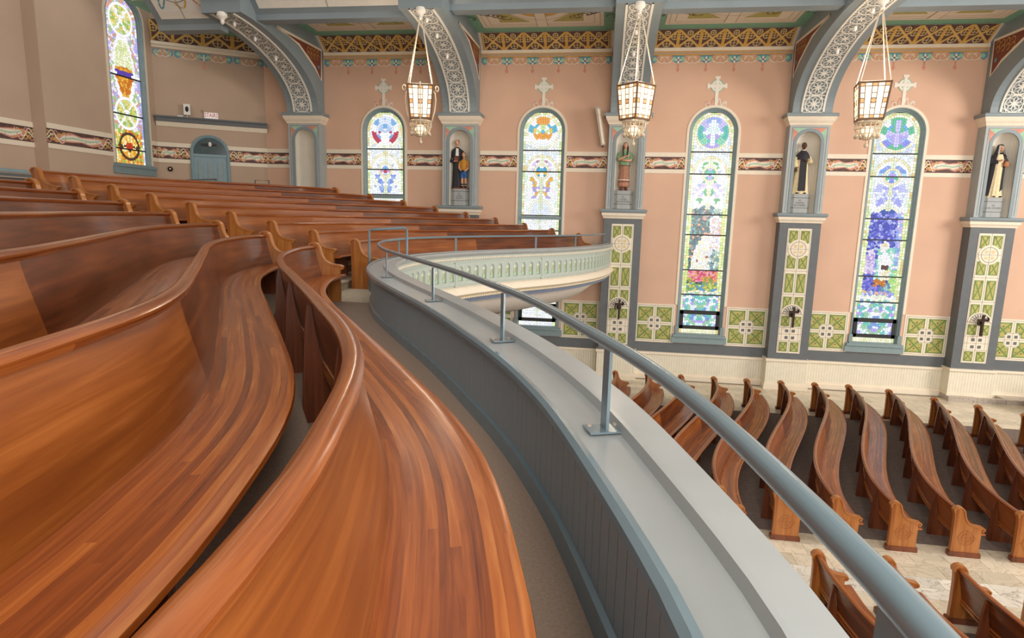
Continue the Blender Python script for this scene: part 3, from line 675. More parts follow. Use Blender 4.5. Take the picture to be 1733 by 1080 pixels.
# ------------------------------------------------------------------ pilasters with niches, trusses
PANEL_ROWS = [(-.20, -.62), (-1.05, -1.50), (-1.68, -2.34), (-2.49, -2.95), (-3.18, -3.53), (-4.10, -4.44)]
def pilaster_meshes():
    out = {}
    yf = -.45                                    # front face, local y (wall at 0)
    m = MB(); m.box(-.67, .67, yf, 0, -4.72, .08); out['shaft'] = (m, slate)
    m = MB(); m.box(-.70, .70, yf-.05, 0, FLOOR+.22, -4.80); out['plinth_boarding'] = (m, wainscot)
    m = MB(); m.box(-.74, .74, yf-.11, 0, -4.80, -4.72); out['plinth_rail'] = (m, cream)
    m = MB(); m.box(-.72, .72, yf-.08, 0, FLOOR+.15, FLOOR+.24); out['plinth_base_bead'] = (m, cream)
    m = MB(); m.box(-.75, .75, yf-.13, 0, FLOOR, FLOOR+.15); out['plinth_base'] = (m, cream)
    m = MB()
    pr = [(.0, .06), (.03, .06), (.05, .12), (.09, .17), (.10, .26), (.0, .26)]
    def ring(p): return [[(-(.67+o), 0, z), (-(.67+o), yf-o, z), (.67+o, yf-o, z), (.67+o, 0, z)] for o, z in p]
    m.grid(ring(pr)); out['ledge_fascia'] = (m, cream)
    m = MB(); m.grid(ring([(.08, .26), (.13, .27), (.15, .33), (.15, .37), (.12, .39), (-.67, .391)])); out['ledge_top'] = (m, bluegrey)
    # upper shaft with niche
    nw, ns, nb = .42, 2.70, .40
    m = MB(); w = .64
    m.face([(-w, 0, .39), (-w, yf, .39), (-w, yf, 3.3), (-w, 0, 3.3)]); m.face([(w, 0, .39), (w, 0, 3.3), (w, yf, 3.3), (w, yf, .39)])
    m.face([(-w, yf, .39), (-nw, yf, .39), (-nw, yf, 3.3), (-w, yf, 3.3)]); m.face([(nw, yf, .39), (w, yf, .39), (w, yf, 3.3), (nw, yf, 3.3)])
    A = archpts(0, nw, ns, ns, 16)[1:-1]
    for a, b in zip(A[:-1], A[1:]): m.face([(a[0], yf, a[1]), (b[0], yf, b[1]), (b[0], yf, 3.3), (a[0], yf, 3.3)])
    out['niche_front'] = (m, paleblue)
    m = MB(); R = nw-.03
    g = [[(R*math.cos(a), yf+.015+.40*math.sin(a), z) for a in np.linspace(math.pi, 0, 13)] for z in (nb, 1.2, 2.0, ns)]
    g += [[(R*math.cos(e)*math.cos(a), yf+.015+.40*math.cos(e)*math.sin(a), ns+R*math.sin(e)) for a in np.linspace(math.pi, 0, 13)] for e in np.linspace(.15, math.pi/2, 7)]
    m.grid(g); m.face([(-R, yf+.015, nb), (R, yf+.015, nb), (R, -.02, nb), (-R, -.02, nb)]); out['niche_recess'] = (m, nichewhite)
    m = MB(); fn = lambda u, v, h: (u, yf-h, v)
    rows = [[fn(p[0], p[1], h) for p in archpts(0, nw+o, nb, ns, 16)] for o, h in ((-.04, -.02), (-.03, .012), (.06, .012), (.07, 0))]
    m.grid(rows); out['niche_moulding'] = (m, bluegrey)
    m = MB(); 
    for s, (c0, c1) in ((-1, (0, 1)), (1, (1, 0))):
        arcp = [(s*(nw+.08)*math.cos(a), ns+(nw+.08)*math.sin(a)) for a in np.linspace(.05, math.pi/2-.08, 9)]
        m.cur = c0; m.poly(arcp[:5]+[(s*.54, 3.2)], fn, .004); m.cur = c1; m.poly(arcp[4:]+[(s*.05, 3.2), (s*.54, 3.2)], fn, .004)
    out['niche_spandrel'] = (m, [pinkpaint, mint])
    m = MB()
    for s in (-1, 1): m.ribbon([(s*.555, .45), (s*.555, 3.22)], .012, fn, .003); m.ribbon([(s*.49, .45), (s*.49, 2.7)], .01, fn, .003)
    m.ribbon([(-.555, 3.22), (.555, 3.22)], .012, fn, .0035); out['ruled_lines'] = (m, slate)
    ring2 = lambda p: [[(-(.64+o), 0, z), (-(.64+o), yf-o, z), (.64+o, yf-o, z), (.64+o, 0, z)] for o, z in p]
    m = MB(); m.grid(ring2([(0, 3.28), (.03, 3.30), (.05, 3.36), (.10, 3.43), (.14, 3.53), (.14, 3.56)])); out['capital_cove'] = (m, cream)
    m = MB(); m.grid(ring2([(.14, 3.56), (.18, 3.57), (.18, 3.63), (.16, 3.67), (-.64, 3.671)])); out['capital_top'] = (m, bluegrey)
    # tiled strip of the lower shaft
    f2 = lambda u, v, h: (u, yf-h, v)
    m = MB(); m.box(-.39, .39, yf-.014, yf, -4.50, -.13); out['tile_strip'] = (m, cream)
    return {k: (a.mesh(k, b)) for k, (a, b) in out.items()}
PM = pilaster_meshes()
def strip_tiles():
    yf = -.464; fn = lambda u, v, h: (u, yf-h, v)
    tiles = []
    for z1, z0 in PANEL_ROWS:
        for s in (-1, 1):
            m = MB(); x0, x1 = (.055, .325) if s > 0 else (-.325, -.055)
            m.cur = 1; m.box(x0, x1, yf-.012, yf, z0, z1); m.cur = 0; m.poly([(x0+.03, z0+.03), (x1-.03, z0+.03), (x1-.03, z1-.03), (x0+.03, z1-.03)], fn, .0135)
            m.cur = 1; m.ribbon([(x0+.02, z0+.02), (x1-.02, z1-.02)], .035, fn, .015); m.ribbon([(x0+.02, z1-.02), (x1-.02, z0+.02)], .035, fn, .016)
            m.cur = 2; m.disc(((x0+x1)/2+s*-.06, z1-.06), .022, fn, .017, 7)
            tiles.append(m.mesh('green_tile', [olive, leafgreen, redbase]))
    med = MB(); med.cur = 0
    P = [(.33*math.cos(a), -.83+.33*math.sin(a)) for a in np.linspace(0, 2*math.pi, 25)[:-1]]; med.prism(P, lambda u, v: (u, yf, v), lambda u, v: (u, yf-.018, v))
    med.cur = 1; med.ribbon([(.25*math.cos(a), -.83+.25*math.sin(a)) for a in np.linspace(0, 2*math.pi, 25)[:-1]], .02, fn, .02, True); med.ribbon([(-.33, -.83), (.33, -.83)], .012, fn, .021); med.ribbon([(0, -1.16), (0, -.5)], .012, fn, .021)
    med.cur = 2
    for a in range(4): med.disc((.14*math.cos(a*math.pi/2+.785), -.83+.14*math.sin(a*math.pi/2+.785)), .06, fn, .0205, 12)
    med = med.mesh('cross_medallion', [cream, line, mat('pale_ochre', 'dcc79a', .6)])
    lun = MB(); lun.cur = 0; P = [(.36*math.cos(a), -3.08+.33*math.sin(a)) for a in np.linspace(0, math.pi, 17)]; lun.prism(P, lambda u, v: (u, yf, v), lambda u, v: (u, yf-.018, v))
    lun.cur = 1
    for a in np.linspace(.3, math.pi-.3, 9): lun.ribbon([(.16*math.cos(a), -3.08+.14*math.sin(a)), (.28*math.cos(a), -3.08+.26*math.sin(a))], .03, fn, .02)
    lun.ribbon([(.30*math.cos(a), -3.08+.28*math.sin(a)) for a in np.linspace(0, math.pi, 17)], .02, fn, .02)
    lun = lun.mesh('fan_medallion', [cream, slate])
    sq = MB(); sq.box(-.05, .05, yf-.012, yf, -.05, .05); sq = sq.mesh('dark_square', slate)
    ln = MB()
    for z in (-1.59, -2.41, -3.10, -3.58, -3.82, -4.06): ln.ribbon([(-.38, z), (.38, z)], .012, fn, .003)
    ln.ribbon([(0, -4.5), (0, -.13)], .012, fn, .003)
    for s in (-1, 1): ln.ribbon([(s*.28, -3.58), (s*.28, -4.06)], .01, fn, .003); ln.ribbon([(s*.36, -4.48), (s*.36, -.15)], .008, fn, .003)
    return tiles, med, lun, sq, ln.mesh('ruled_lines', line)
ST = strip_tiles()
PLAB = ['blue-grey wall pilaster with an empty niche behind the back balcony pews', 'blue-grey wall pilaster whose niche holds the man and boy statue', 'wall pilaster where the balcony front meets the wall, niche with braided woman',
        'wall pilaster between the green and the violet roundel windows', 'rightmost wall pilaster, its niche holding the veiled woman statue']
PIL = []
for i, px in enumerate(PX):
    p = empty('pilaster', (px, D, 0)); tag(p, PLAB[i], 'pilaster', 'pilasters of the long wall'); PIL.append(p)
    for k, me in PM.items():
        if k == 'tile_strip': continue
        put(me, k, parent=p)
    sm = put(PM['tile_strip'], 'tile_strip', parent=p)
    for me in ST[0]: put(me, 'green_tile', parent=sm)
    put(ST[1], 'cross_medallion', parent=sm); put(ST[2], 'fan_medallion', parent=sm); put(ST[4], 'ruled_lines', parent=sm)
    for sx in (-.11, .11):
        for z in (-3.70, -3.94): put(ST[3], 'dark_square', (sx, 0, z), parent=sm)

# small dark sconce crosses on the pilasters
def sconce_mesh():
    a = MB(); a.tube([(0, 0, 0), (0, -.10, .02), (0, -.16, .0)], [.03, .025, .02]); a.box(-.035, .035, -.19, -.13, -.42, .30); a.box(-.16, .16, -.19, -.13, .08, .16); a.tube([(-.12, -.16, .1), (-.15, -.2, .0), (-.12, -.22, -.05)], .025); a.tube([(.12, -.16, .1), (.15, -.2, .18), (.10, -.22, .22)], .03)
    b = MB(); b.ell((0, 0, 0), (.09, .04, .09)); return a.mesh('cross', bronze), b.mesh('back_plate', bronze)
SC = sconce_mesh()
for i, n in ((2, 'just below the balcony end'), (3, 'on the pilaster between the two right windows'), (4, 'on the rightmost pilaster')):
    t = empty('consecration_cross', (PX[i]+.02, D-.466, -3.12)); tag(t, 'small dark bronze cross bracket '+n, 'cross', 'bronze crosses on the pilasters')
    put(SC[0], 'cross', parent=t); put(SC[1], 'back_plate', (0, -.01, 0), parent=t)

# ---- trusses
TY0, TZ0, TY1, TZ1 = D-.50, 3.68, 17.6, 5.68
def soff(t):
    """soffit curve: t 0 at the capital, 1 at the nave end"""
    a = t*math.pi/2
    return (TY0-(TY0-TY1)*(1-math.cos(a))**.92, TZ0+(TZ1-TZ0)*math.sin(a)**.88)
SO = [soff(t) for t in np.linspace(0, 1, 25)]
def frame_soff(t):
    a = soff(max(0, t-.01)); b = soff(min(1, t+.01)); T = np.array([b[0]-a[0], b[1]-a[1]]); T /= np.linalg.norm(T); return soff(t), T, np.array([T[1]*-1, T[0]])  # normal
SL = np.concatenate([[0], np.cumsum([math.hypot(SO[i+1][0]-SO[i][0], SO[i+1][1]-SO[i][1]) for i in range(24)])])
def soff_s(s, u, h):
    t = np.interp(s, SL, np.linspace(0, 1, 25)); p, T, Nn = frame_soff(t)
    nn = np.array([T[1], -T[0]])       # away from the timber: towards the nave and down
    if nn[1] > 0: nn = -nn
    return (u, p[0]-D+nn[0]*h, p[1]+nn[1]*h)
def truss_meshes():
    o = {}
    m = MB(); W = .63
    for i in range(24):
        a, b = SO[i], SO[i+1]
        m.face([(-W, a[0]-D, a[1]), (W, a[0]-D, a[1]), (W, b[0]-D, b[1]), (-W, b[0]-D, b[1])])
        for s in (-W, W): m.face([(s, a[0]-D, a[1]), (s, b[0]-D, b[1]), (s, b[0]-D, 7.6), (s, a[0]-D, 7.6)])
    for s in (-W, W): m.face([(s, TY0-D, TZ0), (s, 0, TZ0), (s, 0, 7.6), (s, TY0-D, 7.6)])
    m.face([(-W, TY1-D, TZ1), (W, TY1-D, TZ1), (W, TY1-D, 7.6), (-W, TY1-D, 7.6)])
    o['bracket'] = (m, bluegrey)
    m = MB(); L = SL[-1]; w = .31; fn = lambda u, v, h: soff_s(v, u, h)
    for s in (-1, 1): m.ribbon([(s*(w+.03), v) for v in np.linspace(0.02, L-.05, 40)], .06, fn, .035, solid=True)
    n = int(L/.56); c = L/n
    for k in range(n):
        v0 = (k+.5)*c
        m.ribbon([(.27*math.cos(a), v0+.27*math.sin(a)) for a in np.linspace(0, 2*math.pi, 17)[:-1]], .034, fn, .025, True)
        for q in range(8):
            a = q*math.pi/4
            pet = [(r*math.cos(a)+d*math.cos(a+1.57), v0+r*math.sin(a)+d*math.sin(a+1.57)) for r, d in ((0, 0), (.07, .045), (.16, .055), (.25, 0), (.16, -.055), (.07, -.045))]
            m.ribbon(pet, .024, fn, .028, True)
        for s in (-1, 1):
            m.ribbon([(s*.31, v0-.28), (s*.17, v0-.28), (0, v0-.28)], .03, fn, .022)
            m.ribbon([(s*(.31-.13*math.sin(a)), v0-.28+.13*math.cos(a)) for a in np.linspace(0, math.pi, 9)], .026, fn, .024)
    o['tracery'] = (m, ivory)
    m = MB(); W = .634
    for s in (-1, 1):
        f = lambda u, v, h, s=s: (s*(W+h), u-D, v)
        T = [(D-3.4, 5.86), (D-.20, 5.95), (D-.24, 4.86), (D-.75, 5.22), (D-1.9, 5.70)]
        m.cur = 0; m.ribbon(T, .08, f, .012, True, True); m.cur = 1; m.poly([(p[0], p[1]) for p in T], f, .004)
        r = random.Random(3); m.cur = 2
        for q in range(8):
            c = (D-.45-.25*(q % 4), 5.62+.16*(q//4)-.02*(q % 4)); m.ribbon([(c[0]+.09*math.cos(a), c[1]+.09*math.sin(a)) for a in np.linspace(0, 5, 10)], .025, f, .007)
        m.cur = 3; m.disc((D-.42, 5.3), .07, f, .007, 9)
    o['spandrel_panel'] = (m, [cream, redbase, gold, bluepaint])
    m = MB()
    P = []
    for k, (r, z) in enumerate(((.13, 5.70), (.15, 5.62), (.13, 5.57), (.08, 5.53), (.05, 5.47), (.06, 5.42), (.02, 5.37))): P.append([(r*math.cos(a), TY1-D+.06+r*math.sin(a), z) for a in np.linspace(0, 2*math.pi, 17)[:-1]])
    m.grid(P, None, True); o['boss'] = (m, ivory)
    m = MB()
    for t in (.45, .68, .88):
        p = soff_s(t*SL[-1], 0, .05); m = MB(); m.ell((p[0], p[1], p[2]-.05), (.05, .05, .08)); o['bulb_%d' % int(t*100)] = (m, white)
    m = MB(); m.box(-.75, .75, TY1-D-.30, TY1-D+.30, 6.15, 7.6); o['hammer_post'] = (m, bluegrey)
    return {k: a.mesh(k, b) for k, (a, b) in o.items()}
TM = truss_meshes()
smooth_mesh(TM['boss'])
TLAB = ['curved ceiling bracket over the empty niche, leftmost of the five', 'curved ceiling bracket with ivory tracery above the man and boy statue', 'curved ceiling bracket with ivory tracery seen end-on at picture centre',
        'curved ceiling bracket with ivory tracery above the black and cream friar statue', 'curved ceiling bracket cut by the right picture edge']
for i, px in enumerate(PX):
    t = empty('ceiling_bracket', (px, D, 0)); tag(t, TLAB[i], 'bracket', 'arched ceiling brackets')
    for k, me in TM.items(): put(me, 'bulb' if k.startswith('bulb') else k, parent=t)

# ------------------------------------------------------------------ ceiling
ceil = empty('ceiling', (0, D, 6.38)); tag(ceil, 'painted panelled church ceiling between the arched brackets', kind='structure')
def ceiling_bay(x0, x1, pz):
    w = x1-x0; cx = (x0+x1)/2; y0, y1 = D-.65, 18.55
    xg = x0 if x0 > -13 else -15.2
    m = MB(); m.face([(xg, y0, 6.34), (x1, y0, 6.34), (x1, y1, 6.40), (xg, y1, 6.40)]); m.build('green_border', tealgreen, ceil)
    fn = lambda u, v, h: (u, v, 6.355-h+.045*(D-.65-v)/4)
    m = MB(); a, b, c, d = x0+.35, x1-.35, 18.6, D-1.15
    m.cur = 0; m.poly([(a, c), (b, c), (b, d), (a, d)], fn, .02)
    m.cur = 1
    for q in (.12, .30): m.ribbon([(a+q, c), (a+q, d-q), (b-q, d-q), (b-q, c)], .02, fn, .023)
    m.cur = 2
    for s in (-1, 1):
        P = [(cx+s*.35, d-.55), (cx+s*(w/2-1.0), d-.55), (cx+s*(w/2-1.0), d-2.1), (cx+s*1.15, d-2.1), (cx+s*.9, d-1.2)]; m.poly(P, fn, .024)
        m.cur = 3; r = random.Random(5)
        for q in range(10):
            e = (cx+s*(1.1+.13*q), d-.75-.09*q % .8); m.ribbon([(e[0]+.16*math.cos(t+q), e[1]-.2+.14*math.sin(t+q)) for t in np.linspace(0, 5, 10)], .035, fn, .027)
        m.cur = 2
    m.cur = 4; m.disc((cx, d-1.75), .85, fn, .026, 28); m.cur = 0; m.ribbon([(cx+.85*math.cos(t), d-1.75+.85*math.sin(t)) for t in np.linspace(0, 2*math.pi, 29)[:-1]], .26, fn, .029, True)
    m.ribbon([(cx, c), (cx, d-.1)], .34, fn, .031); m.ribbon([(a+.3, d-1.75), (b-.3, d-1.75)], .34, fn, .031)
    m.cur = 1
    for s in (-1, 1): m.ribbon([(cx+s*.17, c), (cx+s*.17, d-.1)], .015, fn, .034); m.ribbon([(cx+.98*math.cos(t), d-1.75+.98*math.sin(t)) for t in np.linspace(0, 2*math.pi, 29)[:-1]], .015, fn, .033, True)
    m.build('ceiling_panel', [cream, line, olive, darkpaint, gold], ceil)
    # purlin beam and the first sloping panel of the vault
    m = MB(); m.box(x0-.05, x1+.05, 18.42, 18.85, pz, 6.6); m.build('purlin_beam', bluegrey, ceil)
    fv = lambda u, v, h: (u, 18.42-v*.72-h*.69, pz+.17+v*.69-h*.72)
    m = MB(); m.cur = 0; m.poly([(x0-.05, 0), (x1+.05, 0), (x1+.05, 6), (x0-.05, 6)], fv, 0)
    m.cur = 1; m.poly([(x0+.18, .18), (x1-.18, .18), (x1-.18, 4), (x0+.18, 4)], fv, .01)
    for v0 in (.40, 1.45, 2.5):
        m.cur = 2; m.poly([(x0+.4, v0), (x1-.4, v0), (x1-.4, v0+.75), (x0+.4, v0+.75)], fv, .014)
        for q in range(int(w/.5)):
            e = x0+.6+q*.5; m.cur = (3, 4, 5, 6)[q % 4]
            m.ribbon([(e+.22*math.cos(t+q), v0+.37+.26*math.sin(t*1.3)) for t in np.linspace(0, 6.3, 16)], .05, fv, .018)
            m.cur = 1; m.ribbon([(e-.25, v0+.37+.3*math.sin(q*3)), (e, v0+.1), (e+.25, v0+.6)], .03, fv, .02)
    m.cur = 1; m.disc((cx, 1.3), .62, fv, .022, 28); m.cur = 7
    for rr in (.60, .40): m.ribbon([(cx+rr*math.cos(t), 1.3+rr*math.sin(t)) for t in np.linspace(0, 2*math.pi, 29)[:-1]], .025, fv, .025, True)
    m.ribbon([(cx, .18), (cx, 2.6)], .02, fv, .026); m.ribbon([(cx-.6, 1.3), (cx+.6, 1.3)], .02, fv, .026)
    m.build('vault_panel', [bluegrey, ivory, white, bluepaint, gold, pinkpaint, leafgreen, line], ceil)
for (a, b), pz in zip([(-13.95, PX[0]-.63)]+[(PX[i]+.63, PX[i+1]-.63) for i in range(4)]+[(PX[4]+.63, 19)], (5.46, 5.70, 5.85, 5.76, 5.68, 5.72)): ceiling_bay(a, b, pz)

# ------------------------------------------------------------------ end wall and stair turret (left)
XL = -16.3
def facet(p, q, name, z0=-.6, z1=8.2, m=None, doorhole=None):
    mb = MB(); mb.face([(p[0], p[1], z0), (q[0], q[1], z0), (q[0], q[1], z1), (p[0], p[1], z1)])
    o = mb.build(name, m or tan); tag(o, kind='structure'); return o
def facet_fn(p, q):
    L = math.hypot(q[0]-p[0], q[1]-p[1]); t = ((q[0]-p[0])/L, (q[1]-p[1])/L); n = (t[1], -t[0])   # n towards the room
    return L, (lambda u, v, h: (p[0]+t[0]*u+n[0]*h, p[1]+t[1]*u+n[1]*h, v))
LW_Y = 19.78; LZS = 6.25; LZB = 1.50
# end wall with its window opening
mb = MB(); fL = lambda y, v, h: (XL+h, y, v)
for a, b in ((16.4, LW_Y-OW), (LW_Y+OW, 21.0)): mb.face([fL(a, -.6, 0), fL(b, -.6, 0), fL(b, 10, 0), fL(a, 10, 0)])
mb.face([fL(LW_Y-OW, -.6, 0), fL(LW_Y+OW, -.6, 0), fL(LW_Y+OW, LZB-.05, 0), fL(LW_Y-OW, LZB-.05, 0)])
A = archpts(LW_Y, OW, LZS, LZS)[1:-1]
for a, b in zip(A[:-1], A[1:]): mb.face([fL(a[0], a[1], 0), fL(b[0], b[1], 0), fL(b[0], 10, 0), fL(a[0], 10, 0)])
mb.face([(XL, 16.4, -.6), (XL-.45, 16.4, -.6), (XL-.45, 16.4, 10), (XL, 16.4, 10)])
mb.face([(XL-.45, 6, -.6), (XL-.45, 16.4, -.6), (XL-.45, 16.4, 10), (XL-.45, 6, 10)])
wall_left = mb.build('wall_left', tan); tag(wall_left, 'salmon plaster end wall, coloured as in shade, behind the balcony with one tall window', kind='structure')
window(5, 'tall stained glass window with white interlacing bands and orange wheel, in the left end wall', (lambda u, v, h: (XL+h, LW_Y+u, v)), 0, LZS, LZB, (XL, LW_Y, LZB), [3.15, 2.0, 4.4], (lambda k, x, z, r: art_left(x, z, r)), None, vent=False)
TA, TB, TC, TD = (XL, 21.0), (-15.75, 21.45), (-13.85, 22.5), (-13.62, D)
T0 = [(XL, 21.0), (-15.72, 21.38), (-14.05, 22.42), (-13.1, D+.02)]
turret = []
for i in range(3):
    o = facet(T0[i], T0[i+1], ('wall_stair_corner', 'wall_stair_front', 'wall_stair_return')[i]); turret.append(o)
def bands(p, q, parent, seed):
    L, fn = facet_fn(p, q)
    m = MB()
    for z0, z1 in ((2.26, 2.41), (1.69, 1.83)):
        m.grid([[fn(0, z0, 0), fn(L, z0, 0)], [fn(0, z0, .02), fn(L, z0, .02)], [fn(0, z1, .02), fn(L, z1, .02)], [fn(0, z1, 0), fn(L, z1, 0)]])
    m.build('band_moulding', cream, parent)
    m = MB(); knot(m, 0, L, 1.83, 2.26, fn, seed); m.build('painted_interlace', KM, parent)
def cornice(p, q, parent):
    L, fn = facet_fn(p, q)
    m = MB(); f2 = lambda u, v, h: fn(u, v, h); scroll_border(m, .02, L-.02, f2); m.build('painted_scroll_border', SM, parent)
    m = MB(); m.grid([[fn(0, 5.7, .03), fn(L, 5.7, .03)], [fn(0, 5.78, .03), fn(L, 5.78, .03)], [fn(0, 5.80, .09), fn(L, 5.80, .09)], [fn(0, 5.9, .09), fn(L, 5.9, .09)]]); m.build('cornice_moulding', cream, parent)
    n = max(1, int(L/.74)); s = L/n
    for k in range(n):
        t = (np.array(q)-np.array(p))/L; a = math.atan2(t[1], t[0]); me = cp_mesh
        o = put(me, 'cove_panel', (p[0]+t[0]*s*k, p[1]+t[1]*s*k, 5.915+ZO-ZO), parent=parent, rot=(cove_rot*.5, 0, a)); o.scale = (s/.74, 1, 1)
for i in range(3):
    bands(T0[i], T0[i+1], turret[i], 60+i); cornice(T0[i], T0[i+1], turret[i])
bands((XL, 16.4), (XL, LW_Y-.91), wall_left, 70); bands((XL, LW_Y+.91), (XL, 21.0), wall_left, 71); bands((XL-.45, 8.5), (XL-.45, 16.4), wall_left, 72)
# ledge over the stair door
m = MB()
def ledge_ring(o, z):
    P = [np.array(p) for p in T0]; N = [np.array([(b-a)[1], -(b-a)[0]])/np.linalg.norm(b-a) for a, b in zip(P[:-1], P[1:])]; out = []
    for k in range(4):
        n = N[max(0, k-1)]+N[min(2, k)]; n /= np.linalg.norm(n); out.append((P[k][0]+n[0]*o, P[k][1]+n[1]*o, z))
    return out
m.grid([ledge_ring(o, z) for o, z in ((.0, 2.98), (.05, 2.98), (.07, 3.02), (.12, 3.14))]); m.cur = 1
m.grid([ledge_ring(o, z) for o, z in ((.12, 3.14), (.18, 3.15), (.20, 3.25), (.24, 3.30), (.24, 3.34), (.0, 3.345))])
m.build('ledge_moulding', [cream, slate], turret[1])
# stair door
L, fB = facet_fn(T0[1], T0[2]); DC = 1.02
door = empty('door_1', (0, 0, 0)); tag(door, 'arched blue-grey stair door with three raised panels under a dark fanlight', kind='structure')
m = MB(); fd = lambda u, v, h: fB(DC+u, v, h)
rows = [[fd(p[0], p[1], h) for p in archpts(0, .56+o, -.4, 2.10, 16)] for o, h in ((0, .0), (0, .09), (.05, .12), (.10, .09), (.12, .0))]; m.grid(rows); m.build('door_frame', doorpaint, door)
m = MB(); m.face([fd(-.56, -.4, .05), fd(.56, -.4, .05), fd(.56, 1.98, .05), fd(-.56, 1.98, .05)]); m.build('door_leaf', doorpaint, door)
for x in (-.33, 0, .33):
    m = MB(); P = archpts(0, .095, .2, 1.72, 8); m.prism([(p[0]+x, p[1]) for p in P], lambda u, v: fd(u, v, .05), lambda u, v: fd(u, v, .075)); m.build('door_panel', framegrey, door)
m = MB(); m.face([fd(p[0], p[1], .045) for p in archpts(0, .56, 2.05, 2.10, 16)]); m.build('fanlight_pane', darkglass, door)
m = MB(); m.prism([(-.56, 1.97), (.56, 1.97), (.56, 2.06), (-.56, 2.06)], lambda u, v: fd(u, v, .0), lambda u, v: fd(u, v, .10)); m.build('transom', doorpaint, door)
fan = empty('ceiling_fan', fd(.02, 2.42, .10)); tag(fan, 'small dark fan with pale hub in front of the fanlight over the stair door', 'fan')
m = MB(); m.ell(fd(.02, 2.42, .16), (.06, .06, .09)); m.build('hub', white, fan)
for a, l in ((math.pi, .30), (.1, .22), (3.6, .2)):
    m = MB(); c = (.02, 2.42); m.prism([(c[0]+.05*math.cos(a), c[1]-.02), (c[0]+l*math.cos(a), c[1]-.05+l*math.sin(a)*.3), (c[0]+l*math.cos(a), c[1]+.03+l*math.sin(a)*.3), (c[0]+.05*math.cos(a), c[1]+.02)], lambda u, v: fd(u, v, .14), lambda u, v: fd(u, v, .16)); m.build('blade', black, fan)
# sign, speaker, bell
def obox(name, m_, fn, u0, u1, v0, v1, h0, h1, parent=None, base=None):
    b = MB(); b.prism([(u0, v0), (u1, v0), (u1, v1), (u0, v1)], lambda u, v: fn(u, v, h0), lambda u, v: fn(u, v, h1)); return b.build(name, m_, parent, base=base)
sg = empty('stairs_sign', fB(1.13, 3.40, 0)); tag(sg, 'white sign with red STAIRS lettering above the stair door ledge', 'sign')
obox('sign_box', mat('sign_face', 'f4ece8', .5, emit=.25), fB, .90, 1.36, 3.37, 3.58, .02, .10, sg); obox('sign_housing', tan, fB, .87, 1.37, 3.58, 3.66, .02, .12, sg)
tm = text_mesh('STAIRS', .17, redpaint); ang = math.atan2(T0[2][1]-T0[1][1], T0[2][0]-T0[1][0])
b0 = sg['_b']; p0 = fB(1.13, 3.475, .102); o = put(tm, 'lettering', (p0[0]-b0[0], p0[1]-b0[1], p0[2]-b0[2]), parent=sg, rot=(math.pi/2, 0, ang)); o.scale = (.86, 1.25, 1)
sp = empty('wall_speaker', fB(.34, 3.35, .1)); tag(sp, 'small white loudspeaker with black cone standing on the ledge', 'speaker')
obox('cabinet', white, fB, .23, .45, 3.42, 3.80, .06, .22, sp); m = MB(); m.ell(fB(.34, 3.62, .22), (.06, .05, .10)); m.build('cone', black, sp); m = MB(); m.tube([fB(.34, 3.345, .14), fB(.34, 3.43, .14)], .015); m.build('stem', white, sp)
ob = obox('ledge_box', white, fB, .02, .20, 3.345, 3.38, .08, .20, base=fB(.1, 3.345, .1)); tag(ob, 'flat white box lying on the left end of the ledge', 'box')
L2, fA = facet_fn(T0[0], T0[1]); bl = empty('alarm_bell', fA(.36, 1.46, 0)); tag(bl, 'small round dark alarm bell with pale centre left of the stair door', 'bell')
m = MB(); m.ell(fA(.36, 1.46, .03), (.09, .09, .09)); m.build('gong', bronze, bl); m = MB(); m.ell(fA(.36, 1.46, .12), (.03, .03, .03)); m.build('hub', white, bl)
# line speaker leaning off the pilaster
ls = empty('line_speaker', (-.35, D-.35, 2.60)); tag(ls, 'tall thin beige line speaker tilted on the wall beside the centre pilaster', 'speaker')
m = MB(); m.prism([(-.52, 3.88), (-.34, 3.90), (-.09, 2.60), (-.25, 2.57)], lambda u, v: (u, D-.30, v), lambda u, v: (u, D-.48, v)); m.build('cabinet', metalgrey, ls)
m = MB(); m.prism([(-.435, 3.82), (-.365, 3.82), (-.14, 2.64), (-.21, 2.63)], lambda u, v: (u, D-.48, v), lambda u, v: (u, D-.49, v)); m.build('grille', cream, ls)
m = MB(); m.tube([(-.22, D-.35, 2.60), (-.2, D-.01, 2.60)], .03); m.build('bracket', bronze, ls); m = MB(); m.tube([(-.40, D-.35, 3.80), (-.38, D-.01, 3.80)], .03); m.build('bracket', bronze, ls)

# ------------------------------------------------------------------ main floor
mb = MB(); mb.box(-18, 24, -3, D+.2, FLOOR-.2, FLOOR-.012); floor = mb.build('floor', mat('floor_joint', '9c9180', .7)); tag(floor, 'cream stone church floor', kind='structure')
tile = MB(); tile.box(-.297, .297, -.197, .197, -.012, 0); tile_me = tile.mesh('floor_tile', stone); tile2 = MB(); tile2.box(-.397, .397, -.157, .157, -.012, 0); tile2_me = tile2.mesh('marble_slab', veined)
def inview(x, y, z=FLOOR):
    d = x*_fw[0]+y*_fw[1]+z*_fw[2]
    if d < .3: return False
    u = 866.5+FPX*(x*_rt[0]+y*_rt[1]+z*_rt[2])/d; v = 540-FPX*(x*_up[0]+y*_up[1]+z*_up[2])/d
    return -40 < u < 1780 and -40 < v < 1120
for r in range(3):
    y = 10.44+.4*r+.2
    for k in range(24):
        x = .3+.6*k+(.3 if r % 2 else 0)
        if x > 2.3 and inview(x, y): put(tile_me, 'floor_tile', (x, y, FLOOR), parent=floor)
for r in range(2):
    y = 9.80+.32*r+.16
    for k in range(18):
        x = .2+.8*k+(.4 if r % 2 else 0)
        if x > 2.3 and inview(x, y): put(tile2_me, 'marble_slab', (x, y, FLOOR), parent=floor)
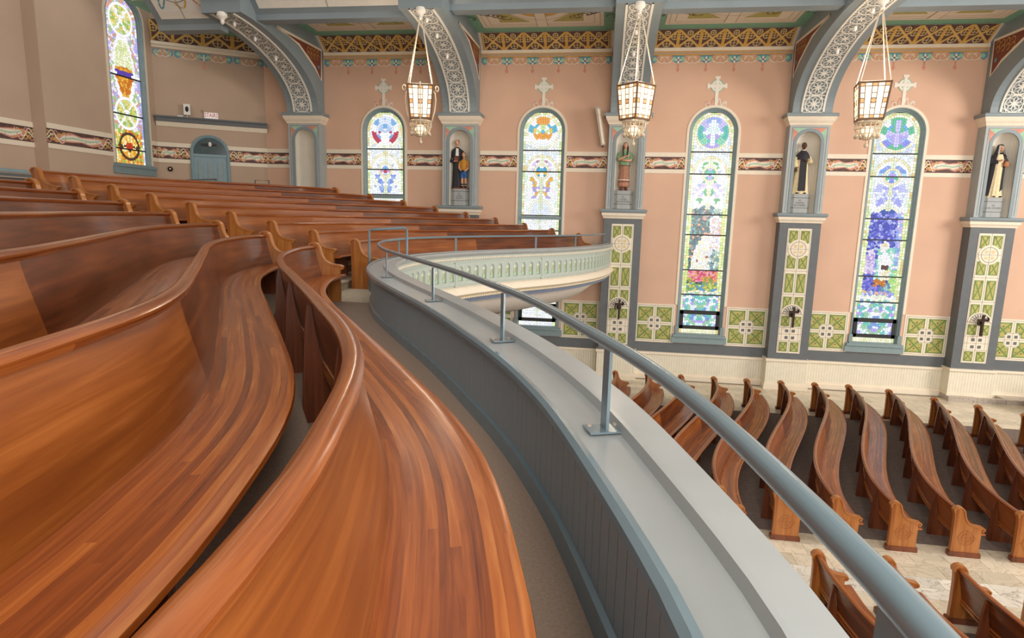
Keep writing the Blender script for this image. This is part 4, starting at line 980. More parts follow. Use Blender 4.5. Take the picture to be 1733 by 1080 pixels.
for r in range(2):
    y = 9.0+.4*r+.2
    for k in range(20):
        x = .3+.6*k+(.3 if r % 2 else 0)
        if x > 2.3 and inview(x, y): put(tile_me, 'floor_tile', (x, y, FLOOR), parent=floor)
for r in range(8):
    y = 19.45+.4*r+.2
    for k in range(28):
        x = -1+.6*k+(.3 if r % 2 else 0)
        if x < 14.2 and y < D-.1 and inview(x, y): put(tile_me, 'floor_tile', (x, y, FLOOR), parent=floor)
# children of floor were placed in eye-relative coordinates: floor's own origin is the eye plane
mb = MB(); mb.box(-6, 18, 11.65, 19.43, FLOOR-.012, FLOOR); mb.build('carpet', darkcarpet, floor)
mb = MB(); mb.box(-6, 18, -2, 9.0, FLOOR-.012, FLOOR); mb.build('carpet', darkcarpet, floor)
st = empty('stone_pedestal', (14.5, 20.9, FLOOR)); tag(st, 'grey marble block standing by the wall at the right picture edge', 'pedestal')
for (x0, x1, y0, y1, z0, z1) in ((13.95, 15.6, 20.6, 21.7, 0, .35), (13.95, 15.6, 20.6, 21.7, .355, .70), (13.90, 15.7, 20.55, 21.75, .70, .76)):
    m = MB(); m.box(x0, x1, y0, y1, FLOOR+z0, FLOOR+z1); m.build('slab', greystone, st)
sp_ = empty('wall_step', (13.4, D-.9, FLOOR)); tag(sp_, 'low grey stone step along the wall beside the marble block', 'step')
for x in (11.9, 12.8, 13.7): 
    m = MB(); m.box(x, x+.89, D-.75, D-.14 if x < 12 or x > 13.4 else D-.6, FLOOR, FLOOR+.16); m.build('slab', greystone, sp_)

# ------------------------------------------------------------------ balcony
near_pts = [(-2.6, -.46), (-1.0, -.47), (0, -.495), (.61, -.525), (1.1, -.595), (1.47, -.69), (1.81, -.79), (2.13, -.91), (2.57, -1.13), (3.31, -1.59), (4.84, -2.58), (5.92, -3.28), (6.95, -3.86), (7.74, -4.19), (8.5, -4.43), (9.27, -4.55)]
NA = spline(near_pts)
PITCHX, RISE, BFLOOR, NROW = .835, .152, -1.40, 9
YA, YB = 9.27, 10.95
def near_curve(k): return lambda y: NA(y)-PITCHX*k
def far_ends(k): return (-4.50-.83*k, YB), (-.54-.885*k, 21.2-.46*k)
def far_curve(k):
    (xa, ya), (xe, ye) = far_ends(k)
    def f(y):
        t = np.clip((y-ya)/(ye-ya), 0, 1.15); yy = 9.27-t*(9.27-.2); r = (NA(yy)+4.55)/(-.49+4.55); return xa+r*(xe-xa)-float(np.interp(t, [0, .12, .3, .6, .8, 1], [.10, .32, .50, .50, .40, .30]))
    return f
def row_x(k, y):
    if y <= YA: return float(near_curve(k)(y))
    if y >= YB: return float(far_curve(k)(y))
    a = float(near_curve(k)(YA)); b = float(far_curve(k)(YB)); return a+(b-a)*(y-YA)/(YB-YA)
# parapet curves
outer_pts = [(-2.6, .62), (-.5, .60), (.6, .575), (1.2, .542), (1.6, .472), (2.0, .382), (2.6, .233), (3.4, -.037), (4.4, -.489), (5.74, -1.22), (7.19, -2.1), (8.8, -2.98), (10.0, -3.45), (11.2, -3.68), (12.2, -3.66), (13.2, -3.42), (14.3, -2.95), (15.5, -2.25), (17.1, -1.15), (18.8, -.37), (20.4, .08), (21.6, .27), (22.5, .36)]
# smooth the traced front edge once
_oy = np.linspace(-2.6, 22.5, 252); _of = spline(outer_pts); _ox = np.array([float(_of(t)) for t in _oy])
for _ in range(2):
    k = np.ones(7)/7; _os = np.convolve(np.pad(_ox, 3, mode='edge'), k, 'valid'); _ox = np.where(_oy < 3.0, _ox, _os)
OF = lambda y: np.interp(y, _oy, _ox)
NP = 150
PO, PT, PN, PS = arcsample(OF, -2.6, 22.5, NP)          # PN points to the nave (+X side)
def capw(y): return float(np.interp(y, [-2, 1.2, 2.5, 4.5, 8, 10, 14, 22], [.34, .35, .42, .50, .52, .46, .46, .44]))
CW = np.array([capw(p[1]) for p in PO])
ZC = -.817
def along(off, z, idx=None):
    """polyline at distance off behind the nave edge of the cap (fractional widths if tuple)"""
    out = []
    for i in range(NP):
        o = off[0]*CW[i]+off[1] if isinstance(off, tuple) else off
        out.append((PO[i][0]-PN[i][0]*o, PO[i][1]-PN[i][1]*o, z))
    return out
par = empty('balcony_parapet', (0, 10, BFLOOR)); tag(par, 'long curving grey balcony parapet with arcaded front and wide cap', kind='structure')
m = MB()
prof = [((0, .03), ZC-.10), ((0, 0), ZC-.07), ((0, -.01), ZC-.03), ((0, .01), ZC), ((.36, 0), ZC+.005), ((.38, 0), ZC+.018), ((.40, .01), ZC+.018), ((.42, .012), ZC-.02)]
m.grid([along(o, z) for o, z in prof]); m.cur = 0
prof2 = [((.42, .012), ZC-.02), ((1, -.05), ZC-.025)]
m.grid([along(o, z) for o, z in prof2]); m.build('cap', cappaint, par, smooth=True)
m = MB(); 
prof3 = [((1, -.05), ZC-.025), ((1, -.045), ZC-.005), ((1, -.02), ZC-.0), ((1, 0), ZC-.015), ((1, .005), ZC-.04), ((1, -.01), ZC-.06), ((1, -.03), ZC-.065), ((1, -.035), ZC-.09), ((1, -.055), ZC-.10)]
m.grid([along(o, z) for o, z in prof3]); m.build('cap_bead', railpaint, par, smooth=True)
m = MB(); m.grid([along((1, -.08), ZC-.09), along((1, -.08), BFLOOR)]); m.build('inner_wall', slate, par, smooth=True)
m = MB(); m.grid([along((1, -.075), BFLOOR+.09), along((1, -.045), BFLOOR+.08), along((1, -.04), BFLOOR+.04), along((1, -.03), BFLOOR+.0)]); m.build('base_bead', railpaint, par, smooth=True)
# tongue-and-groove boards on the inner side
bd = MB(); bd.box(-.0445, .0445, -.012, .0, 0, ZC-.09-BFLOOR-.08); bdm = bd.mesh('board', parapetwall)
S_in = along((1, -.08), 0); cum = np.concatenate([[0], np.cumsum([math.dist(S_in[i], S_in[i+1]) for i in range(NP-1)])])
sx = np.array([p[0] for p in S_in]); sy = np.array([p[1] for p in S_in])
s = 0.; pb = par['_b']
while s < cum[-1]:
    x = np.interp(s, cum, sx); y = np.interp(s, cum, sy); x2 = np.interp(s+.05, cum, sx); y2 = np.interp(s+.05, cum, sy)
    if .6 < y < 10.5:
        a = math.atan2(y2-y, x2-x); put(bdm, 'board', (x-pb[0], y-pb[1], .08), rz=a+math.pi, parent=par)
    s += .094
# nave face
m = MB(); m.grid([along(o, z) for o, z in ((.03, ZC-.10), (.045, ZC-.16), (.09, ZC-.17), (.10, ZC-.85))]); m.build('face_wall', facepaint, par, smooth=True)
m = MB(); m.grid([along(o, z) for o, z in ((.10, ZC-.80), (.04, ZC-.82), (.0, ZC-.86), (-.05, ZC-.93), (-.06, ZC-.97), (-.03, ZC-1.0))]); m.build('base_moulding', cream, par, smooth=True)
m = MB(); m.grid([along(o, z) for o, z in ((-.03, ZC-1.0), (.03, ZC-1.05), (.05, ZC-1.09))]); m.build('gilt_moulding', mat('pale_gilt', 'd8c79a', .5), par, smooth=True)
m = MB(); m.grid([along(o, z) for o, z in ((.05, ZC-1.09), (.08, ZC-1.12), (.12, ZC-1.20))]); m.build('blue_band', mat('soffit_blue', '8490a6', .5), par, smooth=True)
m = MB(); m.grid([along(o, z) for o, z in ((.12, ZC-1.20), (.5, ZC-1.24), (.56, ZC-1.4), (1.0, ZC-1.75), (1.8, ZC-1.98), (4.0, ZC-2.05))]); m.build('soffit', soffitwhite, par, smooth=True)
# dentils and arcade, on the part whose nave face is seen
ar_w, ar_h = .30, .50
fr = MB(); hole = archpts(0, .085, .08, .35, 8); x0, x1, z0, z1 = -ar_w/2, ar_w/2, 0, ar_h
def plate(m, y):
    m.face([(x0, y, z0), (-.085, y, z0), (-.085, y, z1), (x0, y, z1)]); m.face([(.085, y, z0), (x1, y, z0), (x1, y, z1), (.085, y, z1)]); m.face([(-.085, y, z0), (.085, y, z0), (.085, y, .09), (-.085, y, .09)])
    for a, b in zip(hole[1:-2], hole[2:-1]): m.face([(a[0], y, a[1]), (b[0], y, b[1]), (b[0], y, z1), (a[0], y, z1)])
plate(fr, -.035)
fr.grid([[(p[0], -.035, p[1]) for p in hole+[hole[0]]], [(p[0], -.002, p[1]) for p in hole+[hole[0]]]])
frm = fr.mesh('arch_frame', facepaint)
ip = MB(); ip.cur = 0; ip.face([(p[0], -.006, p[1]) for p in hole]); fn = lambda u, v, h: (u, -h, v)
ip.cur = 1; ip.ribbon([(.02*math.sin(t*7), .12+.22*t) for t in np.linspace(0, 1, 10)], .02, fn, .009); ip.disc((0, .34), .03, fn, .0085, 8); ip.cur = 2; ip.poly([(-.05, .1), (.05, .1), (.05, .16), (-.05, .16)], fn, .0075)
ipm = ip.mesh('arch_panel', [facegreen, mat('pale_panel_paint', 'dfe0bc', .6), mint])
post = MB(); post.box(-.05, .05, -.05, 0, -.03, ar_h+.03); postm = post.mesh('face_stile', facepaint)
den = MB()
F_ = along(.10, 0); fc = np.concatenate([[0], np.cumsum([math.dist(F_[i], F_[i+1]) for i in range(NP-1)])]); fx = np.array([p[0] for p in F_]); fy = np.array([p[1] for p in F_])
def on_face(s): 
    x, y = np.interp(s, fc, fx), np.interp(s, fc, fy); x2, y2 = np.interp(s+.05, fc, fx), np.interp(s+.05, fc, fy); return x, y, math.atan2(y2-y, x2-x)
s = float(np.interp(10.6, fy, fc)); n = 0
while s < fc[-1]-.1:
    x, y, a = on_face(s)
    if n % 12 == 11: put(postm, 'face_stile', (x-pb[0], y-pb[1], ZC-.76-BFLOOR), rz=a, parent=par); s += .17
    else:
        o = put(frm, 'arch_frame', (x-pb[0], y-pb[1], ZC-.76-BFLOOR), rz=a, parent=par); put(ipm, 'arch_panel', parent=o); s += ar_w if (n+1) % 12 != 11 else .17
    n += 1
s = float(np.interp(10.6, fy, fc))
while s < fc[-1]-.05:
    x, y, a = on_face(s); c_, s_ = math.cos(a), math.sin(a)
    for dz, ww, dd in ((ZC-.155, .02, .07), (ZC-1.055, .02, .09)):
        P = [(x+c_*u-(-s_)*-h*-1 if False else x+c_*u+s_*h, y+s_*u-c_*h, dz+z) for z in (-.02, .02) for h in (0, dd) for u in (-ww, ww)]
        b = len(den.v)
        for q in ((0, 1, 5, 4), (2, 6, 7, 3), (0, 4, 6, 2), (1, 3, 7, 5), (0, 2, 3, 1), (4, 5, 7, 6)): den.face([P[i] for i in q])
    s += .07
o = den.build('dentils', cream, par); o['kind'] = 'stuff'

# handrail
rail = empty('handrail', (0, 10, ZC)); tag(rail, 'blue-grey tubular handrail on flat posts running along the balcony parapet', 'handrail')
RZ = -.475
RP = along((.6, 0), RZ)
RF = spline([(-2.6, .46), (-.5, .45), (.724, .405), (1.12, .358), (1.54, .288), (2.0, .172), (2.59, -.034), (3.54, -.40), (4.6, float(np.interp(4.6, [p[1] for p in RP], [p[0] for p in RP])))])
RP = [(float(RF(p[1])) if p[1] < 4.6 else p[0], p[1], p[2]) for p in RP]

m = MB(); i1 = max(i for i in range(NP) if RP[i][1] < 22.2); m.tube(RP[:i1], .025, 14); m.build('rail_tube', railpaint, rail, smooth=True)
rx = np.array([p[0] for p in RP]); ry = np.array([p[1] for p in RP])
pm = MB(); pm.prism([(-.032, 0), (.032, 0), (.024, -RZ+ZC+.0)] if False else [(-.032, ZC), (.032, ZC), (.032, RZ-.02), (-.032, RZ-.02)], lambda u, v: (u, -.006, v-ZC), lambda u, v: (u, .006, v-ZC))
pmm = pm.mesh('post', railpaint); bp = MB(); bp.box(-.05, .05, -.075, .075, 0, .008); bpm = bp.mesh('base_plate', railpaint); bo = MB(); bo.tube([(0, 0, .008), (0, 0, .016)], .010, 8); bom = bo.mesh('bolt', metalgrey)
for y in (-1.1, .79, 2.39, 4.06, 5.85, 7.9, 11.6, 14.0, 16.6, 18.4, 20.2, 21.7):
    x = float(np.interp(y, ry, rx)); x2 = float(np.interp(y+.1, ry, rx)); a = math.atan2(.1, x2-x); lb = rail['_b']
    p = put(pmm, 'post', (x-lb[0], y-lb[1], -.01), rz=a, parent=rail); q = put(bpm, 'base_plate', (0, 0, -.005), rz=0, parent=p)
    for u in (-.055, .055): put(bom, 'bolt', (.03, u, -.005), parent=p)
# short loop rail by the aisle end
lr = empty('loop_rail', (-4.2, 10.7, BFLOOR)); tag(lr, 'small square-topped grey loop rail at the balcony aisle behind the parapet', 'rail')
m = MB(); m.tube([(-4.20, 10.70, BFLOOR), (-4.20, 10.70, -.31), (-4.17, 10.70, -.28), (-3.55, 10.75, -.23), (-3.51, 10.75, -.26), (-3.51, 10.75, ZC)], .022, 8); m.build('loop_tube', railpaint, lr, smooth=True)

# stepped floor
bal = empty('floor_balcony', (0, 10, BFLOOR)); tag(bal, 'stepped carpeted balcony floor', kind='structure')
YS = list(np.linspace(-2.6, YA, 60))+list(np.linspace(YA+.1, YB-.1, 5))+list(np.linspace(YB, 22.9, 60))
def strip(y0, y1, name, m_):
    ys = [y for y in YS if y0-1e-6 <= y <= y1+1e-6]
    for k in range(NROW+1):
        z = BFLOOR+RISE*k
        back = [(row_x(k, y)-.13 if k < NROW else XL-.4, y, z) for y in ys]
        if k == 0: front = [(float(np.interp(y, sy, sx))+.02, y, z) for y in ys]
        else: front = [(row_x(k-1, y)-.13, y, z) for y in ys]
        rise = [(p[0], p[1], z-RISE-.02) for p in front]; nose = [(p[0]+.02, p[1], z) for p in front]; nose2 = [(p[0]+.02, p[1], z-.03) for p in front]
        mb = MB(); mb.grid([back, nose, nose2, [(p[0]-.0, p[1], z-.03) for p in front], rise] if k else [back, front]); mb.build(name, m_, bal)
strip(-2.6, YA, 'carpet_step', carpet); strip(YA, YB, 'aisle_step', aislemat); strip(YB, 22.9, 'carpet_step', carpet)

# ------------------------------------------------------------------ pews
def offset(P, N, n, z): return [(P[i][0]+N[i][0]*n, P[i][1]+N[i][1]*n, z) for i in range(len(P))]
SEATP = [(.06, .415), (.10, .43), (.20, .425), (.34, .43), (.45, .445), (.49, .447), (.515, .437), (.52, .42), (.51, .408), (.45, .405), (.06, .39), (.06, .415)]
BACKP = [(.125, .425), (.105, .50), (.075, .62), (.045, .74), (.025, .84), (-.005, .84), (.005, .74), (.03, .62), (.055, .50), (.075, .36), (.10, .36), (.125, .425)]
CAPP = [(.035, .835), (.045, .85), (.045, .868), (.03, .885), (.005, .892), (-.02, .885), (-.035, .868), (-.035, .85), (-.02, .83), (.0, .826), (.035, .835)]
ENDP = [(-.06, 0), (-.055, .35), (-.06, .70), (-.075, .83), (-.085, .875), (-.05, .915), (0, .93), (.05, .915), (.085, .87), (.10, .80), (.125, .72), (.17, .65), (.24, .605), (.33, .585), (.42, .575), (.45, .56), (.445, .53), (.41, .515), (.41, 0)]
def pew(name, label, group, fx, y0, y1, zf, ends, cat='pew', n=64, plinth=False, sup=1.25, carved=False, thick=.065):
    P, T, N, S = arcsample(fx, y0, y1, n)
    base = (float(P[n//2][0]), float(P[n//2][1]), zf); t = empty(name, base); tag(t, label, cat, group)
    def sweep(prof, nm, m_, a=0, b=None):
        b = b or n; mb = MB(); V = np.concatenate([[0], np.cumsum([math.dist(prof[i], prof[i+1]) for i in range(len(prof)-1)])])
        G = [[(P[i][0]+N[i][0]*q[0], P[i][1]+N[i][1]*q[0], zf+q[1]) for i in range(a, b)] for q in prof]
        mb.grid(G, lambda j, i: (S[min(a+i, n-1)], V[j]+.37*(nm == 'seat')))
        for e in (0, -1): mb.face([g[e] for g in G[:-1]], uv=[(q[0], q[1]) for q in prof[:-1]])
        o = mb.build(nm, m_, t, smooth=True); return o
    sweep(SEATP, 'seat', seatwood); sweep(BACKP, 'backrest', backwood); sweep(CAPP, 'cap_rail', capwood); sweep([(.055, .335), (.115, .335), (.115, .362), (.055, .362), (.055, .335)], 'lower_rail', endwood)
    # ends
    for e in ends:
        i = 0 if e == 0 else n-1; s = -1 if e == 0 else 1
        p, tt, nn = P[i], T[i], N[i]
        f = lambda d: (lambda a, z: (p[0]+nn[0]*a+tt[0]*s*d, p[1]+nn[1]*a+tt[1]*s*d, zf+z))
        mb = MB(); mb.prism(ENDP, f(-.005), f(thick)); eo = mb.build('end_panel', endwood, t)
        # moulded edge along the scroll
        mb = MB(); edge = ENDP[3:18]; G = []
        for d, g in ((-.02, -.012), (-.02, .012), (thick+.02, .012), (thick+.02, -.012), (-.02, -.012)):
            row = []
            for q in range(len(edge)):
                a = np.array(edge[max(0, q-1)]); b = np.array(edge[min(len(edge)-1, q+1)]); tg = (b-a)/np.linalg.norm(b-a); no = np.array([-tg[1], tg[0]]); r = np.array(edge[q])+no*g; row.append(f(d)(r[0], r[1]))
            G.append(row)
        mb.grid(G, lambda j, i: (i*.05, j*.03)); mb.build('scroll_moulding', endwood, eo, smooth=True)
        if plinth: mb = MB(); mb.prism([(-.085, 0), (.44, 0), (.44, .07), (.43, .09), (-.075, .09), (-.085, .07)], f(-.02), f(thick+.025)); mb.build('end_plinth', darkwood, eo)
        if carved:
            mb = MB(); fn = lambda u, v, h: f(thick+h)(u, v); c = (.175, .36)
            for r in (.13, .075): mb.ribbon([(c[0]+r*math.cos(a), c[1]+r*math.sin(a)) for a in np.linspace(0, 2*math.pi, 25)[:-1]], .012, fn, .008, True, True)
            mb.ribbon([(c[0]-.16, c[1]), (c[0]+.16, c[1])], .012, fn, .009, solid=True); mb.ribbon([(c[0], c[1]-.16), (c[0], c[1]+.16)], .012, fn, .009, solid=True); mb.build('carved_cross', endwood, eo)
    # supports
    L = S[-1]; k = max(2, int(L/sup)); 
    for q in range(k):
        s_ = (q+.5)*L/k; i = int(np.clip(np.searchsorted(S, s_), 1, n-2)); p, tt, nn = P[i], T[i], N[i]
        f = lambda d: (lambda a, z: (p[0]+nn[0]*a+tt[0]*d, p[1]+nn[1]*a+tt[1]*d, zf+z))
        prof = [(-.075, 0), (.38, 0), (.38, .05), (.36, .39), (.07, .39), (.04, .50), (.01, .66), (-.003, .80), (-.028, .80), (-.05, .64), (-.065, .40), (-.075, .15)]
        mb = MB(); mb.prism(prof, f(-.022), f(.022)); mb.build('support', darkwood, t)
    return t
ORD = ['front row', 'second row', 'third row', 'fourth row', 'fifth row', 'sixth row', 'seventh row', 'eighth row', 'back row']
for k in range(NROW):
    pew('balcony_pew', 'curved cherry balcony pew in the %s, this side of the centre aisle' % ORD[k], 'balcony pews this side of the aisle', near_curve(k), -2.2, YA-.07, BFLOOR+RISE*k, (0, 1), n=72)
for k in range(NROW):
    (xa, ya), (xe, ye) = far_ends(k)
    pew('balcony_pew', 'cherry balcony pew in the %s, beyond the centre aisle by the window wall' % ORD[k], 'balcony pews beyond the aisle', far_curve(k), ya+.07, ye, BFLOOR+RISE*k, (0, 1), n=56)
# main floor
def mx(k):
    return lambda y: (.0+.98*k-2.4)+2.33*float(np.interp((y-11.33)/8.55, SMX, SMY))
_t = np.linspace(0, 1, 41); SMX = _t; _u = np.clip((_t-.04)/.94, 0, 1); SMY = _u*_u*(3-2*_u)
def main_far(k, x_a): 
    return lambda y: x_a+2.33*float(np.interp((y-11.33)/8.55, SMX, SMY))
def main_near(k, x_a):
    return lambda y: x_a+2.33*float(np.interp((9.24-y)/8.55, SMX, SMY))
XA = [-1.74, -.70, .36, 1.39, 2.40, 3.44, 4.456, 5.456, 6.50, 7.53, 8.50, 9.5]
YE = [19.88]*8+[19.58, 18.97, 18.4, 17.8]
NTH = ['first', 'second', 'third', 'fourth', 'fifth', 'sixth', 'seventh', 'eighth', 'ninth', 'tenth', 'eleventh', 'twelfth']
for k, xa in enumerate(XA):
    pew('main_floor_pew', 'S-curved cherry pew on the dark carpet below, %s row counted from under the balcony' % NTH[k], 'main floor pews by the window wall', main_far(k, xa+.0), 11.36, YE[k], FLOOR, (0, 1), n=48, plinth=True, carved=True, sup=1.3)
for k, (xa, nm) in enumerate(((3.46, 'leftmost, partly behind the handrail'), (4.45, 'second from the left'), (5.43, 'third, near the lower right corner'), (6.43, 'fourth, nearest the right picture edge'))):
    pew('main_floor_pew', 'cherry pew below, this side of the stone aisle, '+nm, 'main floor pews this side of the aisle', main_near(k, xa), 1.0, 9.21, FLOOR, (1,), n=40, plinth=True)

# ------------------------------------------------------------------ hanging lanterns
lampglow = mat('lantern_glass', 'ffe6c4', .4, var=.05, scale=4, emit=1.15)
lampamber = mat('lantern_amber_glass', 'e8b070', .4, var=.1, emit=.35)
lanternmetal = mat('lantern_ivory_metal', 'd9c9b0', .45, var=.05)
lanternlead = mat('lantern_lead', '7a5a40', .5)
def lantern_parts():
    o = {}
    zt, zb, wt, wb = 1.50, .60, .365, .285                 # local heights above the finial tip
    def side(u, v, h):                                     # front face map: u -1..1, v 0..1
        w = wb+(wt-wb)*v; return (u*w, -w-h, zb+(zt-zb)*v)
    m = MB()
    xs = [-.93, -.62, -.18, .18, .62, .93]; zs = [.03, .12, .3, .44, .56, .70, .88, .97]
    pane = MB(); amber = MB(); came = MB()
    for i in range(5):
        rows = [0, 1, 6, 7] if i in (1, 3) else [0, 1, 2, 3, 4, 5, 6, 7]
        for a, b in zip(rows[:-1], rows[1:]):
            q = [(xs[i], zs[a]), (xs[i+1], zs[a]), (xs[i+1], zs[b]), (xs[i], zs[b])]; c = (sum(p[0] for p in q)/4, sum(p[1] for p in q)/4)
            q = [(p[0]+(.03 if p[0] < c[0] else -.03), p[1]+(.011 if p[1] < c[1] else -.011)) for p in q]
            tgt = amber if (i in (0, 4) and a in (0, 3, 6)) or (i == 2 and a in (0, 6)) else pane
            tgt.poly(q, side, .004)
    amber.face([side(.17*math.cos(t), .5+.055*math.sin(t), .009) for t in np.linspace(0, 2*math.pi, 17)[:-1]])
    came.poly([(-1, 0), (1, 0), (1, 1), (-1, 1)], side, 0); came.ribbon([(.2*math.cos(t), .5+.065*math.sin(t)) for t in np.linspace(0, 2*math.pi, 17)[:-1]], .03, side, .008, True)
    o['pane'] = pane.mesh('pane', lampglow); o['amber_pane'] = amber.mesh('amber_pane', lampamber); o['came'] = came.mesh('came', lanternlead)
    m = MB()
    for sx in (-1, 1):
        for sy in (-1, 1): m.tube([(sx*wb, sy*wb, zb), (sx*wt, sy*wt, zt)], .018, 6)
    for z, w in ((zb, wb), (zt, wt)):
        for a in range(4):
            c, s = math.cos(a*math.pi/2), math.sin(a*math.pi/2); P = [(-w, -w, z), (w, -w, z)]; m.tube([(x*c-y*s, x*s+y*c, q) for x, y, q in P], .02, 6)
    o['frame'] = m.mesh('frame', lanternlead)
    m = MB(); P = [[(r*math.cos(t), r*math.sin(t), z) for t in np.linspace(0, 2*math.pi, 17)[:-1]] for r, z in ((.30, .58), (.34, .54), (.30, .50), (.28, .49))]; m.grid(P, None, True); o['basket_rim'] = m.mesh('basket_rim', lanternmetal)
    m = MB()
    for a in range(16):
        t = 2*math.pi*a/16; m.tube([(r*math.cos(t), r*math.sin(t), z) for r, z in ((.31, .52), (.30, .42), (.25, .28), (.16, .17), (.05, .12))], .016, 5)
    for r, z in ((.295, .38), (.235, .26), (.15, .165)): m.tube([(r*math.cos(t), r*math.sin(t), z) for t in np.linspace(0, 2*math.pi, 21)], .014, 5)
    for a in range(8):
        t = 2*math.pi*(a+.5)/8; m.ell((.27*math.cos(t), .27*math.sin(t), .20), (.05, .05, .05), 8, 6)
    o['basket'] = m.mesh('basket', lanternmetal)
    m = MB(); m.ell((0, 0, .30), (.16, .16, .17), 12, 8); o['bowl'] = m.mesh('bowl', lampglow)
    m = MB(); m.tube([(0, 0, .12), (0, 0, .02)], .02, 8); m.ell((0, 0, -.02), (.055, .055, .06), 10, 8); o['finial'] = m.mesh('finial', lanternmetal)
    br = MB(); cx = [(wt*1.25, 1.36), (wt*1.32, 1.15), (wt*1.22, .85), (wt*1.0, .6), (.30, .52)]; br.tube([(a*.9, 0, z) for a, z in cx], .017, 6); br.tube([(wt*1.22+.02+.045*math.cos(t), 0, 1.46+.07*math.sin(t)) for t in np.linspace(0, 2*math.pi, 13)], .016, 6); br.tube([(wt*1.1, 0, 1.34), (wt*.95, 0, 1.42)], .014, 5)
    o['scroll_arm'] = br.mesh('scroll_arm', lanternmetal)
    return o
LP = lantern_parts()
for k in ('frame', 'basket', 'basket_rim', 'bowl', 'finial', 'scroll_arm'): smooth_mesh(LP[k], 60)
LL = ['glowing square lantern with one pane facing front, left of the three hanging lamps', 'glowing square lantern turned corner-on, middle of the three hanging lamps', 'glowing square lantern slightly turned, right one, overlapping the violet roundel window']
for i, (rz, lab) in enumerate(((.27, LL[0]), (math.pi/4+.02, LL[1]), (-.20, LL[2]))):
    bx, by, bz = PX[i+1]+(.0, .02, -.02)[i], TY1+.06, 2.10
    t = empty('hanging_lantern', (bx, by, bz)); tag(t, lab, 'lantern', 'hanging lanterns'); t.rotation_euler = (0, 0, rz)
    put(LP['frame'], 'frame', parent=t); put(LP['basket'], 'basket', parent=t); put(LP['basket_rim'], 'basket_rim', parent=t); put(LP['bowl'], 'bowl', parent=t); put(LP['finial'], 'finial', parent=t)
    for a in range(4):
        c = put(LP['came'], 'came', rz=a*math.pi/2, parent=t); put(LP['pane'], 'pane', parent=c)['kind'] = 'stuff'; put(LP['amber_pane'], 'amber_pane', parent=c)['kind'] = 'stuff'
        put(LP['scroll_arm'], 'scroll_arm', rz=a*math.pi/2+(math.pi/4 if i != 0 else 0), parent=t)
        ch = MB(); w = .345; cc, ss = math.cos(a*math.pi/2), math.sin(a*math.pi/2); x, y = w*cc-w*ss, w*ss+w*cc; top = 5.40-bz
        ch.tube([(x, y, 1.50), (x*.08, y*.08, top)], .014, 6); put(ch.mesh('chain', lanternmetal), 'chain', parent=t)
    l = bpy.data.lights.new('lantern_light', 'POINT'); l.energy = 90; l.color = (1, .84, .66); l.shadow_soft_size = .3
    lo = bpy.data.objects.new('lantern_light', l); COL.objects.link(lo); lo.location = (bx, by, bz+ZO+1.9)

# ------------------------------------------------------------------ statues
def loft(sec, n=24, folds=0, fa=0., ph=0.):
    """sec: (z, cx, cy, rx, ry); vertical drapery folds with amplitude fa"""
    m = MB(); G = []
    for q, (z, cx, cy, rx, ry) in enumerate(sec):
        row = []
        for k in range(n*2 if folds else n):
            a = 2*math.pi*k/(n*2 if folds else n); f = 1+fa*math.sin(folds*a+ph)*(1-q/len(sec)) if folds else 1
            row.append((cx+rx*f*math.cos(a), cy+ry*f*math.sin(a), z))
        G.append(row)
    m.grid(G, None, True); m.face(G[-1][::1]); m.face(G[0][::-1]); return m
def head(m, c, s=1.0, yaw=0):
    """oval head with brow, nose, mouth, ears; looks to -Y"""
    G = []; nu, nv = 20, 14
    for i in range(nv+1):
        p = math.pi*i/nv; row = []
        for j in range(nu):
            a = 2*math.pi*j/nu; x = .075*math.sin(p)*math.cos(a); y = .092*math.sin(p)*math.sin(a); z = -.115*math.cos(p)
            if z < -.02: x *= 1-.28*min(1, (-z-.02)/.09); 
            if y < -.05:
                if abs(x) < .02 and -.035 < z < .02: y -= .022*(1-abs(x)/.02)
                if .012 < abs(x) < .05 and .0 < z < .03: y += .010
            row.append((c[0]+s*(x*math.cos(yaw)-y*math.sin(yaw)), c[1]+s*(x*math.sin(yaw)+y*math.cos(yaw)), c[2]+s*z))
        G.append(row)
    m.grid(G, None, True)
    for sx in (-1, 1): m.ell((c[0]+s*sx*.076, c[1]+s*.005, c[2]-.005*s), (.012*s, .022*s, .032*s), 8, 6)
def face_features(t, c, s, lips):
    m = MB()
    for sx in (-1, 1): m.ell((c[0]+sx*.03*s, c[1]-.083*s, c[2]+.012*s), (.013*s, .006*s, .007*s), 8, 6)
    m.build('eyes', hair, t); m = MB(); m.ell((c[0], c[1]-.085*s, c[2]-.058*s), (.024*s, .007*s, .007*s), 8, 6); m.build('mouth', lips, t)
def hand(m, p, d, s=1.0, side=1):
    """palm with four fingers and a thumb, pointing along d"""
    d = Vector(d).normalized(); u = d.cross(Vector((0, 0, 1))); u = u.normalized() if u.length > .1 else Vector((1, 0, 0)); w = u.cross(d); p = Vector(p)
    m.tube([p, p+d*.045*s, p+d*.085*s], [.024*s, .033*s, .030*s], 8)
    for k, l in enumerate((.055, .068, .064, .048)):
        b = p+d*.08*s+u*(k-1.5)*.017*s; m.tube([b, b+d*l*.5*s, b+d*l*s-w*.02*s], [.010*s, .009*s, .006*s], 6)
    b = p+d*.03*s+u*side*.03*s; m.tube([b, b+u*side*.025*s+d*.03*s, b+u*side*.02*s+d*.06*s], [.012*s, .011*s, .007*s], 6)
